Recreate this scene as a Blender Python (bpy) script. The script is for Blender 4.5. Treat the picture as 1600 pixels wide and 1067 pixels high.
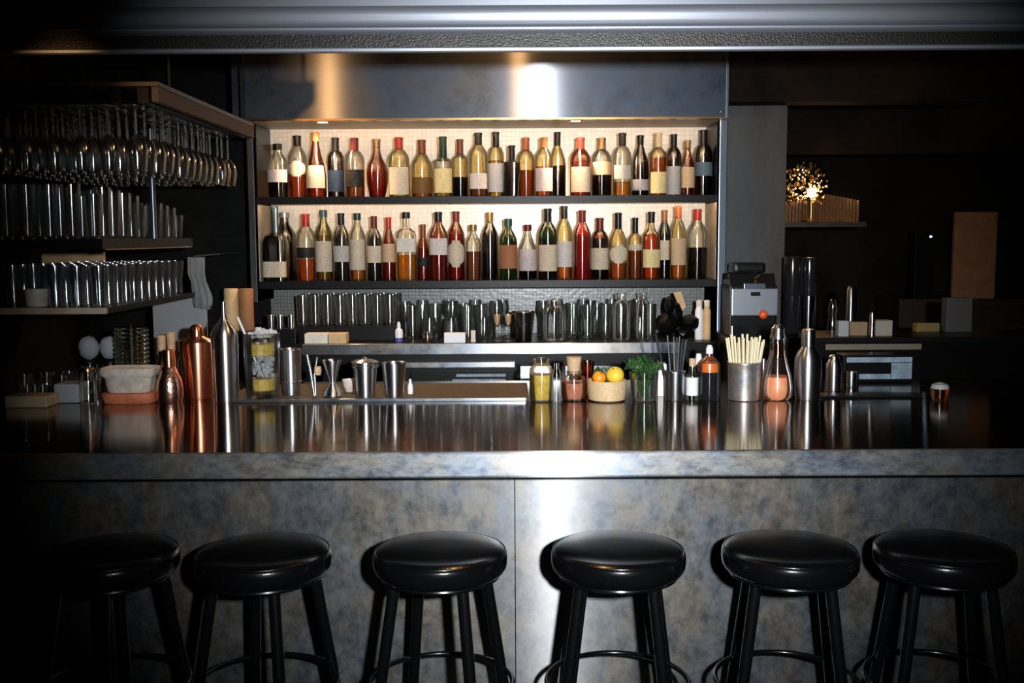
import bpy, bmesh, math, random
from mathutils import Vector, Matrix, Euler

for o in list(bpy.data.objects):
    bpy.data.objects.remove(o, do_unlink=True)
S = bpy.context.scene
C = S.collection
PI = math.pi
random.seed(7)

# ------------------------------------------------------------------ camera
CAM = Vector((0, 0, 1.66))
F = 1600.0
PITCH, ROLL = math.radians(5.82), math.radians(-0.30)
RM = Euler((PI/2-PITCH, 0, 0)).to_matrix() @ Matrix.Rotation(ROLL, 3, 'Z')
cd = bpy.data.cameras.new('camera'); cd.lens = 36; cd.sensor_width = 36; cd.clip_end = 60; cd.clip_start = .05
cam = bpy.data.objects.new('camera', cd); C.objects.link(cam)
cam.matrix_world = Matrix.Translation(CAM) @ RM.to_4x4()
S.camera = cam

# ------------------------------------------------------------------ world, exposure
w = bpy.data.worlds.new('night'); S.world = w; w.use_nodes = True
w.node_tree.nodes['Background'].inputs[0].default_value = (.5, .6, .8, 1)
w.node_tree.nodes['Background'].inputs[1].default_value = .004
S.view_settings.view_transform = 'Standard'; S.view_settings.look = 'None'
S.view_settings.exposure = 0.0; S.view_settings.gamma = 1
S.view_settings.use_curve_mapping = False
cy = S.cycles
cy.transparent_max_bounces = 40; cy.max_bounces = 8; cy.glossy_bounces = 5; cy.transmission_bounces = 6
cy.sample_clamp_indirect = 4; cy.caustics_reflective = False; cy.caustics_refractive = False
cy.use_denoising = True

def light(name, kind, loc, power, col, rot=(0, 0, 0), **kw):
    d = bpy.data.lights.new(name, kind); d.energy = power; d.color = col
    for k, v in kw.items(): setattr(d, k, v)
    o = bpy.data.objects.new(name, d); C.objects.link(o); o.location = loc; o.rotation_euler = rot
    return o
def aim(o, target):
    o.rotation_euler = (Vector(target)-o.location).to_track_quat('-Z', 'Y').to_euler()
# the camera's flash: a small tube up and right of the lens, with the narrow coverage of a compact flash
fl = light('camera_flash', 'SPOT', (.275, -.02, 1.75), 950, (.93, .97, 1), spot_size=math.radians(59), spot_blend=1.0, shadow_soft_size=.035)
aim(fl, (.20, 3, 1.36))
# warm ceiling spots of the guest side and above the counter
WARM = (1, .52, .2)
light('ceiling_lamp_light', 'POINT', (.05, 3.42, 2.66), 20, WARM, shadow_soft_size=.05)
light('ceiling_lamp_light', 'POINT', (-1.56, .9, 1.80), .2, WARM, shadow_soft_size=.04)
gs = light('ceiling_lamp_beam', 'SPOT', (-1.56, .93, 1.80), 150, WARM, spot_size=math.radians(9), spot_blend=1, shadow_soft_size=.03)
aim(gs, (-.86, 4.95, 2.34))

# ------------------------------------------------------------------ helpers
def P(px, py, D):
    """point on the plane y = D that the photograph shows at pixel (px, py)"""
    d = RM @ Vector((px-800, -(py-533.5), -F))
    t = D/d.y
    return Vector((CAM.x+d.x*t, D, CAM.z+d.z*t))
def PX(px, D, py=500): return P(px, py, D).x
def PZ(py, D, px=800): return P(px, py, D).z
def MP(D): return D/F          # metres per pixel, roughly

def obj(name, bm, m, parent=None, label=None, loc=None, smooth=38):
    me = bpy.data.meshes.new(name)
    if any(b is bm for b in BOXES): smooth = None; BOXES.clear()      # flat faces stay flat
    bm.normal_update(); bm.to_mesh(me); bm.free()
    if smooth:
        for p in me.polygons: p.use_smooth = True
        me.set_sharp_from_angle(angle=math.radians(smooth))
    me.materials.append(m)
    o = bpy.data.objects.new(name, me); C.objects.link(o)
    if parent: o.parent = parent
    if label: o['label'] = label
    if loc is not None: o.location = loc
    return o
def thing(name, label, cat, loc=(0, 0, 0), rz=0, group=None):
    o = bpy.data.objects.new(name, None); C.objects.link(o); o.empty_display_size = .05
    o.location = loc; o.rotation_euler = (0, 0, rz)
    return tag(o, label, cat, group)
def tag(o, label, cat, group=None, kind=None):
    o['label'] = label; o['category'] = cat
    if group: o['group'] = group
    if kind: o['kind'] = kind
    return o
def struct(name, bm, m, label=None):
    o = obj(name, bm, m, smooth=None); o['kind'] = 'structure'
    if label: o['label'] = label
    return o
def kids(o): return [c for c in C.objects if c.parent == o]
def dup(root, loc, rz=None, label=None, group=None):
    r = root.copy(); C.objects.link(r); r.location = loc
    if rz is not None: r.rotation_euler = (0, 0, rz)
    if label: r['label'] = label
    if group: r['group'] = group
    for ch in list(root.children):
        c = ch.copy(); C.objects.link(c); c.parent = r
        for g in list(ch.children):
            d = g.copy(); C.objects.link(d); d.parent = c
    return r

def box(bm, x0, x1, y0, y1, z0, z1, bev=0):
    r = bmesh.ops.create_cube(bm, size=1)
    for v in r['verts']:
        v.co = Vector(((x0+x1)/2+v.co.x*(x1-x0), (y0+y1)/2+v.co.y*(y1-y0), (z0+z1)/2+v.co.z*(z1-z0)))
    if bev:
        es = set(e for v in r['verts'] for e in v.link_edges)
        bmesh.ops.bevel(bm, geom=list(es), offset=bev, segments=2, affect='EDGES', profile=.7)
    return bm
BOXES = set()
def B(*a, **k):
    bm = box(bmesh.new(), *a, **k); BOXES.add(bm); return bm
def lathe(bm, prof, seg=28, ox=0, oy=0, oz=0, sq=0, sx=1, sy=1):
    """profile [(r, z)] turned about z; sq > 0 squares the section off"""
    rings = []
    for r, z in prof:
        if r < 1e-5:
            rings.append([bm.verts.new((ox, oy, oz+z))]); continue
        ring = []
        for i in range(seg):
            a = 2*PI*(i+.5)/seg
            c, s = math.cos(a), math.sin(a)
            k = 1
            if sq:
                n = 2+6*sq
                k = (abs(c)**n+abs(s)**n)**(-1/n)
            ring.append(bm.verts.new((ox+r*k*c*sx, oy+r*k*s*sy, oz+z)))
        rings.append(ring)
    for a, b in zip(rings, rings[1:]):
        if len(a) == 1 and len(b) == 1: continue
        for i in range(seg):
            j = (i+1) % seg
            if len(a) == 1: bm.faces.new((a[0], b[j], b[i]))
            elif len(b) == 1: bm.faces.new((a[i], a[j], b[0]))
            else: bm.faces.new((a[i], a[j], b[j], b[i]))
    bmesh.ops.recalc_face_normals(bm, faces=bm.faces)
    return bm
def L(prof, **k): return lathe(bmesh.new(), prof, **k)
def tube(bm, pts, r, seg=10, closed=False, r2=None):
    pts = [Vector(p) for p in pts]; n = len(pts); rings = []
    for i, p in enumerate(pts):
        a = pts[(i-1) % n] if (closed or i) else p
        b = pts[(i+1) % n] if (closed or i < n-1) else p
        t = (b-a).normalized()
        u = t.cross(Vector((0, 0, 1)))
        if u.length < .05: u = t.cross(Vector((0, 1, 0)))
        u.normalize(); v = t.cross(u)
        rr = r if r2 is None else r+(r2-r)*i/max(1, n-1)
        rings.append([bm.verts.new(p+rr*(math.cos(2*PI*k/seg)*u+math.sin(2*PI*k/seg)*v)) for k in range(seg)])
    m = n if closed else n-1
    for i in range(m):
        a, b = rings[i], rings[(i+1) % n]
        for k in range(seg):
            bm.faces.new((a[k], a[(k+1) % seg], b[(k+1) % seg], b[k]))
    if not closed:
        bm.faces.new(rings[0][::-1]); bm.faces.new(rings[-1])
    bmesh.ops.recalc_face_normals(bm, faces=bm.faces)
    return bm
def T(pts, r, **k): return tube(bmesh.new(), pts, r, **k)
def prism_x(bm, poly, x0, x1):
    """polygon [(y, z)] swept from x0 to x1"""
    a = [bm.verts.new((x0, y, z)) for y, z in poly]; b = [bm.verts.new((x1, y, z)) for y, z in poly]
    n = len(poly)
    for i in range(n):
        j = (i+1) % n
        bm.faces.new((a[i], a[j], b[j], b[i]))
    bm.faces.new(a[::-1]); bm.faces.new(b)
    bmesh.ops.recalc_face_normals(bm, faces=bm.faces)
    return bm
def blob(bm, c, rx, ry, rz, rough=.0, sub=2):
    r = bmesh.ops.create_icosphere(bm, subdivisions=sub, radius=1)
    for v in r['verts']:
        k = 1+random.uniform(-rough, rough)
        v.co = Vector(c)+Vector((v.co.x*rx*k, v.co.y*ry*k, v.co.z*rz*k))
    return bm

# ------------------------------------------------------------------ materials
class N:
    def __init__(s, name):
        s.m = bpy.data.materials.new(name); s.m.use_nodes = True
        s.t = s.m.node_tree; s.t.nodes.clear()
        s.out = s.t.nodes.new('ShaderNodeOutputMaterial')
    def n(s, typ, ins=None, **kw):
        nd = s.t.nodes.new('ShaderNode'+typ)
        for k, v in kw.items(): setattr(nd, k, v)
        for k, v in (ins or {}).items():
            if isinstance(v, bpy.types.NodeSocket): s.t.links.new(v, nd.inputs[k])
            else: nd.inputs[k].default_value = v
        return nd
    def ramp(s, fac, stops):
        r = s.t.nodes.new('ShaderNodeValToRGB'); s.t.links.new(fac, r.inputs[0])
        e = r.color_ramp.elements
        while len(e) < len(stops): e.new(.5)
        for el, (p, c) in zip(e, stops):
            el.position = p; el.color = (*c, 1) if len(c) == 3 else c
        return r.outputs[0]
    def coord(s, scale=(1, 1, 1)):
        tc = s.n('TexCoord'); mp = s.n('Mapping', {0: tc.outputs['Object'], 'Scale': scale})
        return mp.outputs[0]
    def end(s, sh):
        s.t.links.new(sh, s.out.inputs[0]); return s.m
c4 = lambda c: (*c, 1)

def pbr(name, col, rough=.5, metal=0, coat=0, var=None, vscale=8, vstretch=(1, 1, 1), bump=0, bscale=60, bstretch=(1, 1, 1), spec=.5, trans=0):
    k = N(name)
    ins = {'Base Color': c4(col), 'Roughness': rough, 'Metallic': metal, 'Coat Weight': coat, 'Coat Roughness': .08, 'Specular IOR Level': spec}
    if trans: ins['Subsurface Weight'] = 0
    if var is not None:
        nz = k.n('TexNoise', {0: k.coord(vstretch), 'Scale': vscale, 'Detail': 6, 'Roughness': .6})
        ins['Base Color'] = k.ramp(nz.outputs[0], [(.35, col), (.65, var)])
    if bump:
        nb = k.n('TexNoise', {0: k.coord(bstretch), 'Scale': bscale, 'Detail': 4})
        ins['Normal'] = k.n('Bump', {'Height': nb.outputs[0], 'Strength': bump, 'Distance': .003}).outputs[0]
    return k.end(k.n('BsdfPrincipled', ins).outputs[0])

def brushed(name, col, rough=.3, an=.75, metal=1, flat=False, mottled=None, mscale=4, mstretch=(1, 1, 1), rot=.25, contrast=(.35, .65), bump=.0, sharp=0, srough=.24):
    """steel with horizontal grain: lights smear into upright streaks"""
    k = N(name)
    if flat: tan = k.n('CombineXYZ', {0: 1.0, 1: 0.0, 2: 0.0}).outputs[0]
    else: tan = k.n('Tangent', direction_type='RADIAL', axis='Z').outputs[0]
    ins = {'Base Color': c4(col), 'Roughness': rough, 'Metallic': metal, 'Anisotropic': an, 'Anisotropic Rotation': rot, 'Tangent': tan}
    if mottled:
        co = k.coord(mstretch)
        n1 = k.n('TexNoise', {0: co, 'Scale': mscale, 'Detail': 12, 'Roughness': .76})
        base = k.ramp(n1.outputs[0], [(contrast[0], col), (.5, [(a+b)/2 for a, b in zip(col, mottled)]), (contrast[1], mottled)])
        n2 = k.n('TexNoise', {0: co, 'Scale': mscale*.35, 'Detail': 3})
        hue = k.ramp(n2.outputs[0], [(.38, (.84, .94, 1.08)), (.62, (1.1, 1.0, .88))])
        ins['Base Color'] = k.n('Mix', {0: 1.0, 6: base, 7: hue}, data_type='RGBA', blend_type='MULTIPLY').outputs[2]
        ins['Roughness'] = k.n('MapRange', {0: n1.outputs[0], 1: .3, 2: .7, 3: rough*.8, 4: rough*1.3}).outputs[0]
    if bump:
        nb = k.n('TexNoise', {0: k.coord((.4, 1, 30) if flat else (1, 1, 30)), 'Scale': 12, 'Detail': 3})
        ins['Normal'] = k.n('Bump', {'Height': nb.outputs[0], 'Strength': bump, 'Distance': .002}).outputs[0]
    pb = k.n('BsdfPrincipled', ins).outputs[0]
    if sharp:
        sc = k.n('BsdfAnisotropic', {'Color': c4([min(1, .3+x) for x in col]), 'Roughness': srough, 'Anisotropy': .81, 'Rotation': 0.0, 'Tangent': tan})
        pb = k.n('MixShader', {0: sharp, 1: pb, 2: sc.outputs[0]}).outputs[0]
    return k.end(pb)

def glass(name, tint=(.93, .95, .94), edge=.35, gl=.12, rough=.16, an=.7):
    """thin clear glass: tinted see-through, darker where one looks along the wall, with a gloss coat"""
    k = N(name)
    lw = k.n('LayerWeight', {'Blend': .35})
    col = k.ramp(lw.outputs['Facing'], [(.0, tint), (.55, [t*.93 for t in tint]), (1.0, [t*edge for t in tint])])
    tr = k.n('BsdfTransparent', {0: col})
    tan = k.n('Tangent', direction_type='RADIAL', axis='Z').outputs[0]
    g1 = k.n('BsdfAnisotropic', {'Roughness': rough, 'Anisotropy': an, 'Rotation': 0.0, 'Tangent': tan, 'Color': (1, 1, 1, 1)})
    fr = k.n('Fresnel', {'IOR': 1.5})
    fac = k.n('MapRange', {0: fr.outputs[0], 1: 0.0, 2: 1.0, 3: gl, 4: .9}).outputs[0]
    return k.end(k.n('MixShader', {0: fac, 1: tr.outputs[0], 2: g1.outputs[0]}).outputs[0])

def liquid(name, col, milky=.12, edge=.35):
    k = N(name)
    lw = k.n('LayerWeight', {'Blend': .4})
    c2 = k.ramp(lw.outputs['Facing'], [(0, col), (1, [x*edge for x in col])])
    tr = k.n('BsdfTransparent', {0: c2})
    df = k.n('BsdfDiffuse', {0: c4([min(1, x*.9) for x in col])})
    tl = k.n('BsdfTranslucent', {0: c4([min(1, x*.9) for x in col])})
    mx = k.n('MixShader', {0: .5, 1: df.outputs[0], 2: tl.outputs[0]})
    return k.end(k.n('MixShader', {0: milky, 1: tr.outputs[0], 2: mx.outputs[0]}).outputs[0])

def emit(name, col, s):
    k = N(name); return k.end(k.n('Emission', {0: c4(col), 1: s}).outputs[0])

def labelmat(name, col, ink=(.1, .08, .06), amt=.55):
    """paper label with faint unreadable lines of print"""
    k = N(name)
    nz = k.n('TexNoise', {0: k.coord((3, 3, 9)), 'Scale': 26, 'Detail': 3})
    f = k.ramp(nz.outputs[0], [(.5, (0, 0, 0)), (.62, (1, 1, 1))])
    f = k.n('Math', {0: f, 1: amt}, operation='MULTIPLY').outputs[0]
    mx = k.n('Mix', {0: f, 6: c4(col), 7: c4([a*.55+b*.45 for a, b in zip(ink, col)])}, data_type='RGBA')
    return k.end(k.n('BsdfPrincipled', {'Base Color': mx.outputs[2], 'Roughness': .6, 'Specular IOR Level': .2}).outputs[0])

def tilemat(name, col, grout, s=34):
    k = N(name)
    tc = k.n('TexCoord'); sp = k.n('SeparateXYZ', {0: tc.outputs['Object']})
    cv = k.n('CombineXYZ', {0: sp.outputs[0], 1: sp.outputs[2], 2: 0.0}).outputs[0]
    br = k.n('TexBrick', {0: cv, 'Color1': c4(col), 'Color2': c4([x*.86 for x in col]), 'Mortar': c4(grout), 'Scale': s,
                          'Mortar Size': .06, 'Brick Width': .8, 'Row Height': .8, 'Mortar Smooth': .3}, offset=.0)
    nz = k.n('TexNoise', {0: cv, 'Scale': 45, 'Detail': 2})
    h = k.n('Math', {0: br.outputs['Fac'], 1: -1.0}, operation='MULTIPLY').outputs[0]
    h = k.n('Math', {0: h, 1: nz.outputs[0]}, operation='ADD').outputs[0]
    b = k.n('Bump', {'Height': h, 'Strength': .5, 'Distance': .002}).outputs[0]
    return k.end(k.n('BsdfPrincipled', {'Base Color': br.outputs[0], 'Roughness': .3, 'Normal': b}).outputs[0])

M = {}
M['zinc'] = brushed('zinc_panel', (.058, .063, .072), .44, .5, .8, flat=True, mottled=(.205, .193, .175), mscale=22.0, mstretch=(1, 1, .8), contrast=(.28, .76), sharp=.16, srough=.42)
M['apron'] = brushed('zinc_edge', (.10, .116, .14), .42, .55, .82, flat=True, mottled=(.32, .315, .30), mscale=20, mstretch=(1, 1, 2), contrast=(.3, .8), sharp=.2, srough=.4)
M['top'] = brushed('dark_steel_top', (.17, .12, .08), .10, .85, 1, flat=True, mottled=(.27, .2, .14), mscale=9, contrast=(.3, .75))
M['fascia'] = brushed('steel_fascia', (.06, .072, .092), .5, .6, .85, flat=True, mottled=(.13, .142, .16), mscale=7, mstretch=(1, 1, 1), contrast=(.35, .9), sharp=.32, srough=.27)
M['steel_flat'] = brushed('brushed_steel_board', (.22, .24, .26), .34, .75, .9, flat=True, mottled=(.36, .36, .36), mscale=10, sharp=.2, srough=.3)
M['steel_post'] = brushed('steel_post', (.16, .19, .24), .35, .5, .9, flat=True)
M['beam'] = brushed('beam_steel', (.34, .36, .41), .42, .5, .7, flat=True)
M['rawsteel'] = brushed('raw_steel_pillar', (.028, .027, .026), .5, .4, .5, flat=True, mottled=(.075, .073, .07), mscale=3.2, mstretch=(1.6, 1, .5), contrast=(.3, .75))
M['black_rail'] = pbr('blackened_steel', (.005, .005, .005), .35, 0, bump=.1, spec=.12)
M['vinyl'] = pbr('black_vinyl', (.0022, .0022, .0026), .2, 0, coat=.12, spec=.3, bump=.12, bscale=160)
M['blackmetal'] = pbr('black_painted_tube', (.002, .0023, .0027), .2, .0, coat=.1, spec=.35)
M['chrome'] = brushed('chrome', (.66, .67, .70), .30, .8)
M['steel'] = brushed('steel_cup', (.52, .54, .58), .34, .8)
M['darksteel'] = brushed('dark_steel_cup', (.2, .22, .24), .25, .85)
M['copper'] = brushed('copper', (.70, .29, .18), .32, .8)
M['copper_hammered'] = pbr('hammered_copper', (.72, .40, .30), .22, 1, bump=.5, bscale=90)
M['hammered'] = brushed('etched_steel', (.42, .39, .36), .42, .55, .85, mottled=(.60, .54, .50), mscale=40)
M['tile'] = tilemat('mosaic_tile', (.74, .65, .54), (.60, .52, .42))
M['tile_shaded'] = tilemat('shaded_mosaic_tile', (.15, .155, .15), (.07, .07, .065), s=42)  # the pale mosaic again, with the lower bay's shade put into its colour
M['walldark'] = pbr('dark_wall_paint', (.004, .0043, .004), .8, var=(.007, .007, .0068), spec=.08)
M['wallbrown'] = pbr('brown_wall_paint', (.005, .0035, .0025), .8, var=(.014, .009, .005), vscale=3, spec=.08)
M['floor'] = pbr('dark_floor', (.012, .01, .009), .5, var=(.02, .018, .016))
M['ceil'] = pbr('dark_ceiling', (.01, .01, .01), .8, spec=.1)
M['wood'] = pbr('dark_wood', (.012, .006, .003), .45, var=(.03, .014, .006), vscale=6, vstretch=(1, 12, 12))
M['woodrail'] = pbr('brown_wood_rail', (.016, .006, .002), .6, var=(.035, .014, .005), vscale=8, vstretch=(20, 1, 20))
M['shelfwood'] = pbr('worn_shelf_edge', (.30, .24, .17), .6, var=(.46, .37, .27), vscale=14)
M['black'] = pbr('black_plastic', (.0025, .0025, .0028), .35, spec=.15)
M['blackgloss'] = pbr('gloss_black', (.01, .01, .011), .12, coat=.6)
M['mat'] = pbr('brown_bar_mat', (.07, .045, .018), .75, var=(.12, .078, .03), vscale=60, bump=.8, bscale=150)
M['white'] = pbr('white_plastic', (.75, .74, .76), .5)
M['grey'] = pbr('grey_plastic', (.30, .31, .34), .5)
M['greycloth'] = pbr('grey_cloth', (.36, .38, .41), .85, var=(.26, .28, .3), bump=.5, bscale=50)
M['paper'] = pbr('off_white_paper', (.72, .66, .55), .7, var=(.60, .54, .44), vscale=20)
M['tan'] = pbr('tan_card', (.62, .42, .22), .7, var=(.50, .32, .15), vscale=20)
M['cork'] = pbr('cork', (.62, .42, .26), .8, var=(.46, .29, .16), vscale=90, bump=.4)
M['stone'] = pbr('speckled_stoneware', (.70, .50, .28), .5, var=(.52, .36, .19), vscale=120, coat=.25)
M['marble'] = pbr('stained_white_ceramic', (.66, .61, .55), .45, var=(.48, .38, .30), vscale=26)
M['terra'] = pbr('terracotta', (.55, .16, .07), .6, var=(.40, .11, .05), vscale=40)
M['orange'] = pbr('orange_peel', (.95, .36, .02), .4, var=(.85, .26, .01), vscale=20, bump=.5, bscale=220)
M['lemon'] = pbr('lemon_peel', (.90, .55, .04), .4, var=(.72, .55, .05), vscale=18, bump=.5, bscale=220)
M['lemonslice'] = pbr('lemon_slices', (.72, .50, .10), .35, var=(.50, .32, .05), vscale=60, coat=.4)
M['leaf'] = pbr('mint_leaf', (.012, .05, .015), .4, var=(.05, .13, .035), vscale=60, spec=.4)
M['straw'] = pbr('cream_straw', (.80, .70, .47), .55)
M['blackstraw'] = pbr('black_straw', (.03, .035, .04), .3, coat=.5)
M['pink'] = pbr('grapefruit_juice', (.92, .27, .12), .4, var=(.85, .38, .20), vscale=30)
M['spice'] = pbr('red_spice', (.40, .10, .05), .7, var=(.55, .20, .11), vscale=110, bump=.6, bscale=160)
M['orangejuice'] = pbr('orange_syrup', (.75, .16, .02), .35)
M['ice'] = liquid('crushed_ice', (.97, .98, 1), .8, .8)
M['glass'] = glass('clear_glass', (.95, .96, .95), .62, .05, .13, .8)
M['crystal'] = glass('cut_crystal', (.96, .97, .97), .6, .08, .1, 0)
M['rackglass'] = glass('rack_glass', (.93, .95, .96), .35, .12, .10, .5)
M['smoked'] = glass('greenish_glass', (.55, .62, .5), .2, .12, .15, .7)
M['amberglass'] = glass('amber_glass', (.7, .3, .08), .2, .12, .15, .7)
M['greenglass'] = glass('green_glass', (.10, .30, .06), .2, .12, .15, .7)
M['darkglass'] = glass('dark_glass', (.02, .03, .02), .2, .16, .16, .75)
M['brass'] = brushed('brass', (.5, .3, .11), .25, .4)
M['bulb'] = emit('warm_bulb', (1, .62, .28), 60)
M['lens'] = emit('downlight_lens', (1, .72, .42), 25)
M['led'] = emit('blue_led', (.5, .8, 1), 6)
M['brownpanel'] = pbr('brown_board', (.30, .13, .05), .7, var=(.2, .09, .04))
M['bluegrey'] = pbr('blue_grey_label', (.22, .30, .38), .5, var=(.12, .16, .2), vscale=25)

# ------------------------------------------------------------------ the room
XL, XR, YB, YF = -2.2, 4.3, -2.0, 7.6
H = 2.75
DS = 5.15                                   # front of the bottle shelves
XPIL = PX(1222, DS)                         # right edge of the steel pillar
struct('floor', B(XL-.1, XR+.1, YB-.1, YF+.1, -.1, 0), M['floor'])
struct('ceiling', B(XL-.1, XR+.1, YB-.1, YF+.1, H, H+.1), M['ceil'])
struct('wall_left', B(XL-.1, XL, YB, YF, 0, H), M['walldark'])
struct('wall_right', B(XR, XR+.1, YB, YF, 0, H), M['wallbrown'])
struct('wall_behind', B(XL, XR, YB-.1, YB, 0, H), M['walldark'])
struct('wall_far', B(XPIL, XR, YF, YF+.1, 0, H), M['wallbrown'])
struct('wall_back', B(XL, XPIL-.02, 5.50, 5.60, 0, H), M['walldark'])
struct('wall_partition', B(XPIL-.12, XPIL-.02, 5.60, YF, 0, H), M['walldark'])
XF1 = PX(1137, 4.95, 140)
# bulkhead over the right pass, and the lintel beyond
zb = PZ(157, 4.95, 1300)
struct('trim_1', B(XF1+.01, XR, 4.98, 5.127, zb, H), M['wallbrown'], 'dark brown bulkhead over the passage on the right')
z2 = PZ(240, 6.4, 1400)
struct('trim_2', B(XPIL, XR, 6.4, 6.5, z2, H), M['wallbrown'], 'brown lintel deeper in the passage')

# steel pillar right of the bottle shelves
pl = obj('steel_pillar', B(PX(1131, DS, 330), XPIL, DS-.02, 5.498, 0, H-.003, bev=.002), M['rawsteel'])
tag(pl, 'raw mottled grey steel pillar right of the bottle shelves', 'pillar')

# the metal beam across the top
def yz(py, D): return (D, PZ(py, D, 850))
bD = 2.86
beam = thing('metal_beam', 'moulded steel beam running across the top of the view above the bar', 'beam')
z = lambda py, D=bD: PZ(py, D, 850)
prof = [(bD+.06, z(2)), (bD+.02, z(5)), (bD-.004, z(9)), (bD-.012, z(16)), (bD-.016, z(24)), (bD-.012, z(31)), (bD-.016, z(37)),
        (bD-.008, z(40.5)), (bD+.05, z(41.5)), (bD+.05, z(45)), (bD-.012, z(46)), (bD-.016, z(49)), (bD-.004, z(52)),
        (bD+.004, z(52.2)), (bD+.004, z(73)), (bD-.010, z(73.5)), (bD-.016, z(76)), (bD-.014, z(80)), (bD-.004, z(82)),
        (bD+.008, z(80)), (bD+.012, z(50)), (bD+.062, H-.002), (bD+.06, H-.002)]
obj('moulding', prism_x(bmesh.new(), prof, XL+.002, XR-.002), M['beam'], beam, smooth=50)
obj('dark_inlay', B(XL+.004, XR-.004, bD+.0005, bD+.0042, z(72.6), z(52.6)), pbr('dark_inlay', (.02, .019, .017), .35, .5, bump=.5, bscale=200), beam)

# fascia over the bottle shelves
fD = 4.95
fx0, fx1 = PX(362, fD, 140), PX(1137, fD, 140)
fz0, fz1 = PZ(186, fD), PZ(88, fD)
fa = thing('steel_fascia', 'wide steel canopy box above the lit bottle shelves', 'canopy')
obj('front_sheet', B(fx0, fx1, fD, fD+.02, fz0, H-.003, bev=.001), M['fascia'], fa)
obj('end_flange', B(fx1-.008, fx1+.004, fD-.006, fD+.02, fz0, fz1+.06, bev=.001), M['steel_post'], fa)
obj('soffit', B(fx0, fx1, fD+.021, 5.498, fz0+.012, fz0+.03), pbr('cream_soffit', (.62, .50, .34), .5), fa)
obj('lower_lip', B(fx0, fx1, fD-.005, fD+.03, fz0-.003, fz0+.006), M['brass'], fa)
for sx in (fx1-.03,):
    for sz in (fz0+.03, fz1-.01):
        obj('screw', lathe(bmesh.new(), [(0, .004), (.004, .003), (.005, 0)], seg=10), M['darksteel'], fa, loc=(sx, fD-.001, sz)).rotation_euler = (PI/2, 0, 0)
for i, px in enumerate((503, 900)):
    p = P(px, 192, 5.10)
    dl = thing('recessed_downlight', ('small round warm downlight above the left end of the bottle shelves', 'small round warm downlight above the right part of the bottle shelves')[i], 'downlight', (p.x, 5.12, fz0+.011), group='downlights in the canopy')
    obj('rim', L([(.028, 0), (.036, 0), (.037, -.005), (.028, -.004)], seg=24), M['brass'], dl)
    obj('lens', L([(0, -.003), (.022, -.004), (.027, 0)], seg=20), M['lens'], dl)
    light('downlight_beam', 'SPOT', (p.x, 5.12, fz0-.01), 32, (1, .66, .38), spot_size=math.radians(150), spot_blend=.8, shadow_soft_size=.025)

# ------------------------------------------------------------------ bottle shelves
BD = 5.475                                   # face of the tiled back
sx0, sx1 = PX(416, DS), PX(1116, DS)
z1, z2s = PZ(306, DS), PZ(438, DS)           # tops of the two shelves
zc = PZ(537, 4.92)                           # top of the back counter
un = thing('bottle_shelves', 'steel framed wall shelves with pale mosaic tile back, full of bottles', 'shelves')
obj('tiled_back', B(sx0-.05, sx1+.03, BD, 5.499, z2s-.033, fz0+.011), M['tile'], un)
obj('lower_tiled_back', B(sx0-.05, sx1+.03, BD, 5.499, zc+.001, z2s-.0335), M['tile_shaded'], un)
for zt in (z1, z2s):
    obj('shelf_board', B(sx0-.035, sx1+.012, DS+.008, BD-.001, zt-.022, zt, bev=.001), M['black_rail'], un)
    obj('front_lip', B(sx0-.035, sx1+.012, DS, DS+.0078, zt-.037, zt, bev=.001), M['black_rail'], un)
obj('upright', B(PX(396, DS), PX(406, DS), DS-.03, BD, PZ(470, DS), fz0+.011, bev=.003), M['rawsteel'], un)
obj('upright', B(PX(1118.5, DS), PX(1131, DS)-.001, DS-.03, BD, PZ(540, DS), fz0+.011, bev=.004), M['steel_post'], un)
obj('inner_lining', B(sx0-.033, sx0-.028, DS+.02, BD-.002, z1, fz0+.01), M['black_rail'], un)
obj('inner_lining', B(sx0-.033, sx0-.028, DS+.02, BD-.002, z2s, z1-.036), M['shelfwood'], un)
obj('inner_lining', B(sx1+.006, sx1+.011, DS+.02, BD-.002, z1, fz0+.01), M['black_rail'], un)
obj('inner_lining', B(sx1+.006, sx1+.011, DS+.02, BD-.002, z2s, z1-.036), M['shelfwood'], un)
# added warm strips, hidden behind the shelf and canopy lips to brighten the tiles
for zt, pw, yy in ((z1-.024, 4.5, DS+.012), (fz0+.010, 6.5, 4.982)):
    obj('added_strip', B(sx0, sx1, yy, yy+.010, zt-.003, zt+.0015), emit('added_strip_emission', (1, .66, .38), 3), un)
    a = light('added_strip_glow', 'AREA', ((sx0+sx1)/2, yy+.006, zt-.0045), pw, (1, .68, .40), shape='RECTANGLE', size=sx1-sx0, size_y=.008)
    aim(a, ((sx0+sx1)/2, BD, zt-.30))

# ------------------------------------------------------------------ bottles
COL = dict(amber=(.88, .45, .12), orange=(.98, .36, .06), gold=(.95, .60, .14), pale=(.93, .80, .50), brown=(.45, .17, .05), dark=(.035, .012, .006),
           red=(.80, .13, .02), redbrown=(.60, .22, .08), green=(.12, .30, .06), clear=(.9, .9, .85), yellow=(.95, .72, .2), brightorange=(1., .22, .03))
LIQ = {k: liquid('liquid_'+k, v, {'dark': .05, 'brightorange': .45, 'red': .3, 'redbrown': .3}.get(k, .16)) for k, v in COL.items()}
CAPC = dict(black=(.012, .012, .014), red=(.50, .035, .02), darkred=(.16, .02, .015), redbrown=(.25, .07, .03), gold=(.42, .27, .10), green=(.01, .045, .03),
            amber=(.50, .20, .06), silver=(.5, .48, .46), orange=(.62, .16, .05), teal=(.05, .10, .11), cream=(.7, .58, .35))
CAPM = {k: pbr('cap_'+k, [q*.5 for q in v], .3, .5 if k in ('silver', 'gold') else 0, coat=0, spec=.25) for k, v in CAPC.items()}
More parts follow.
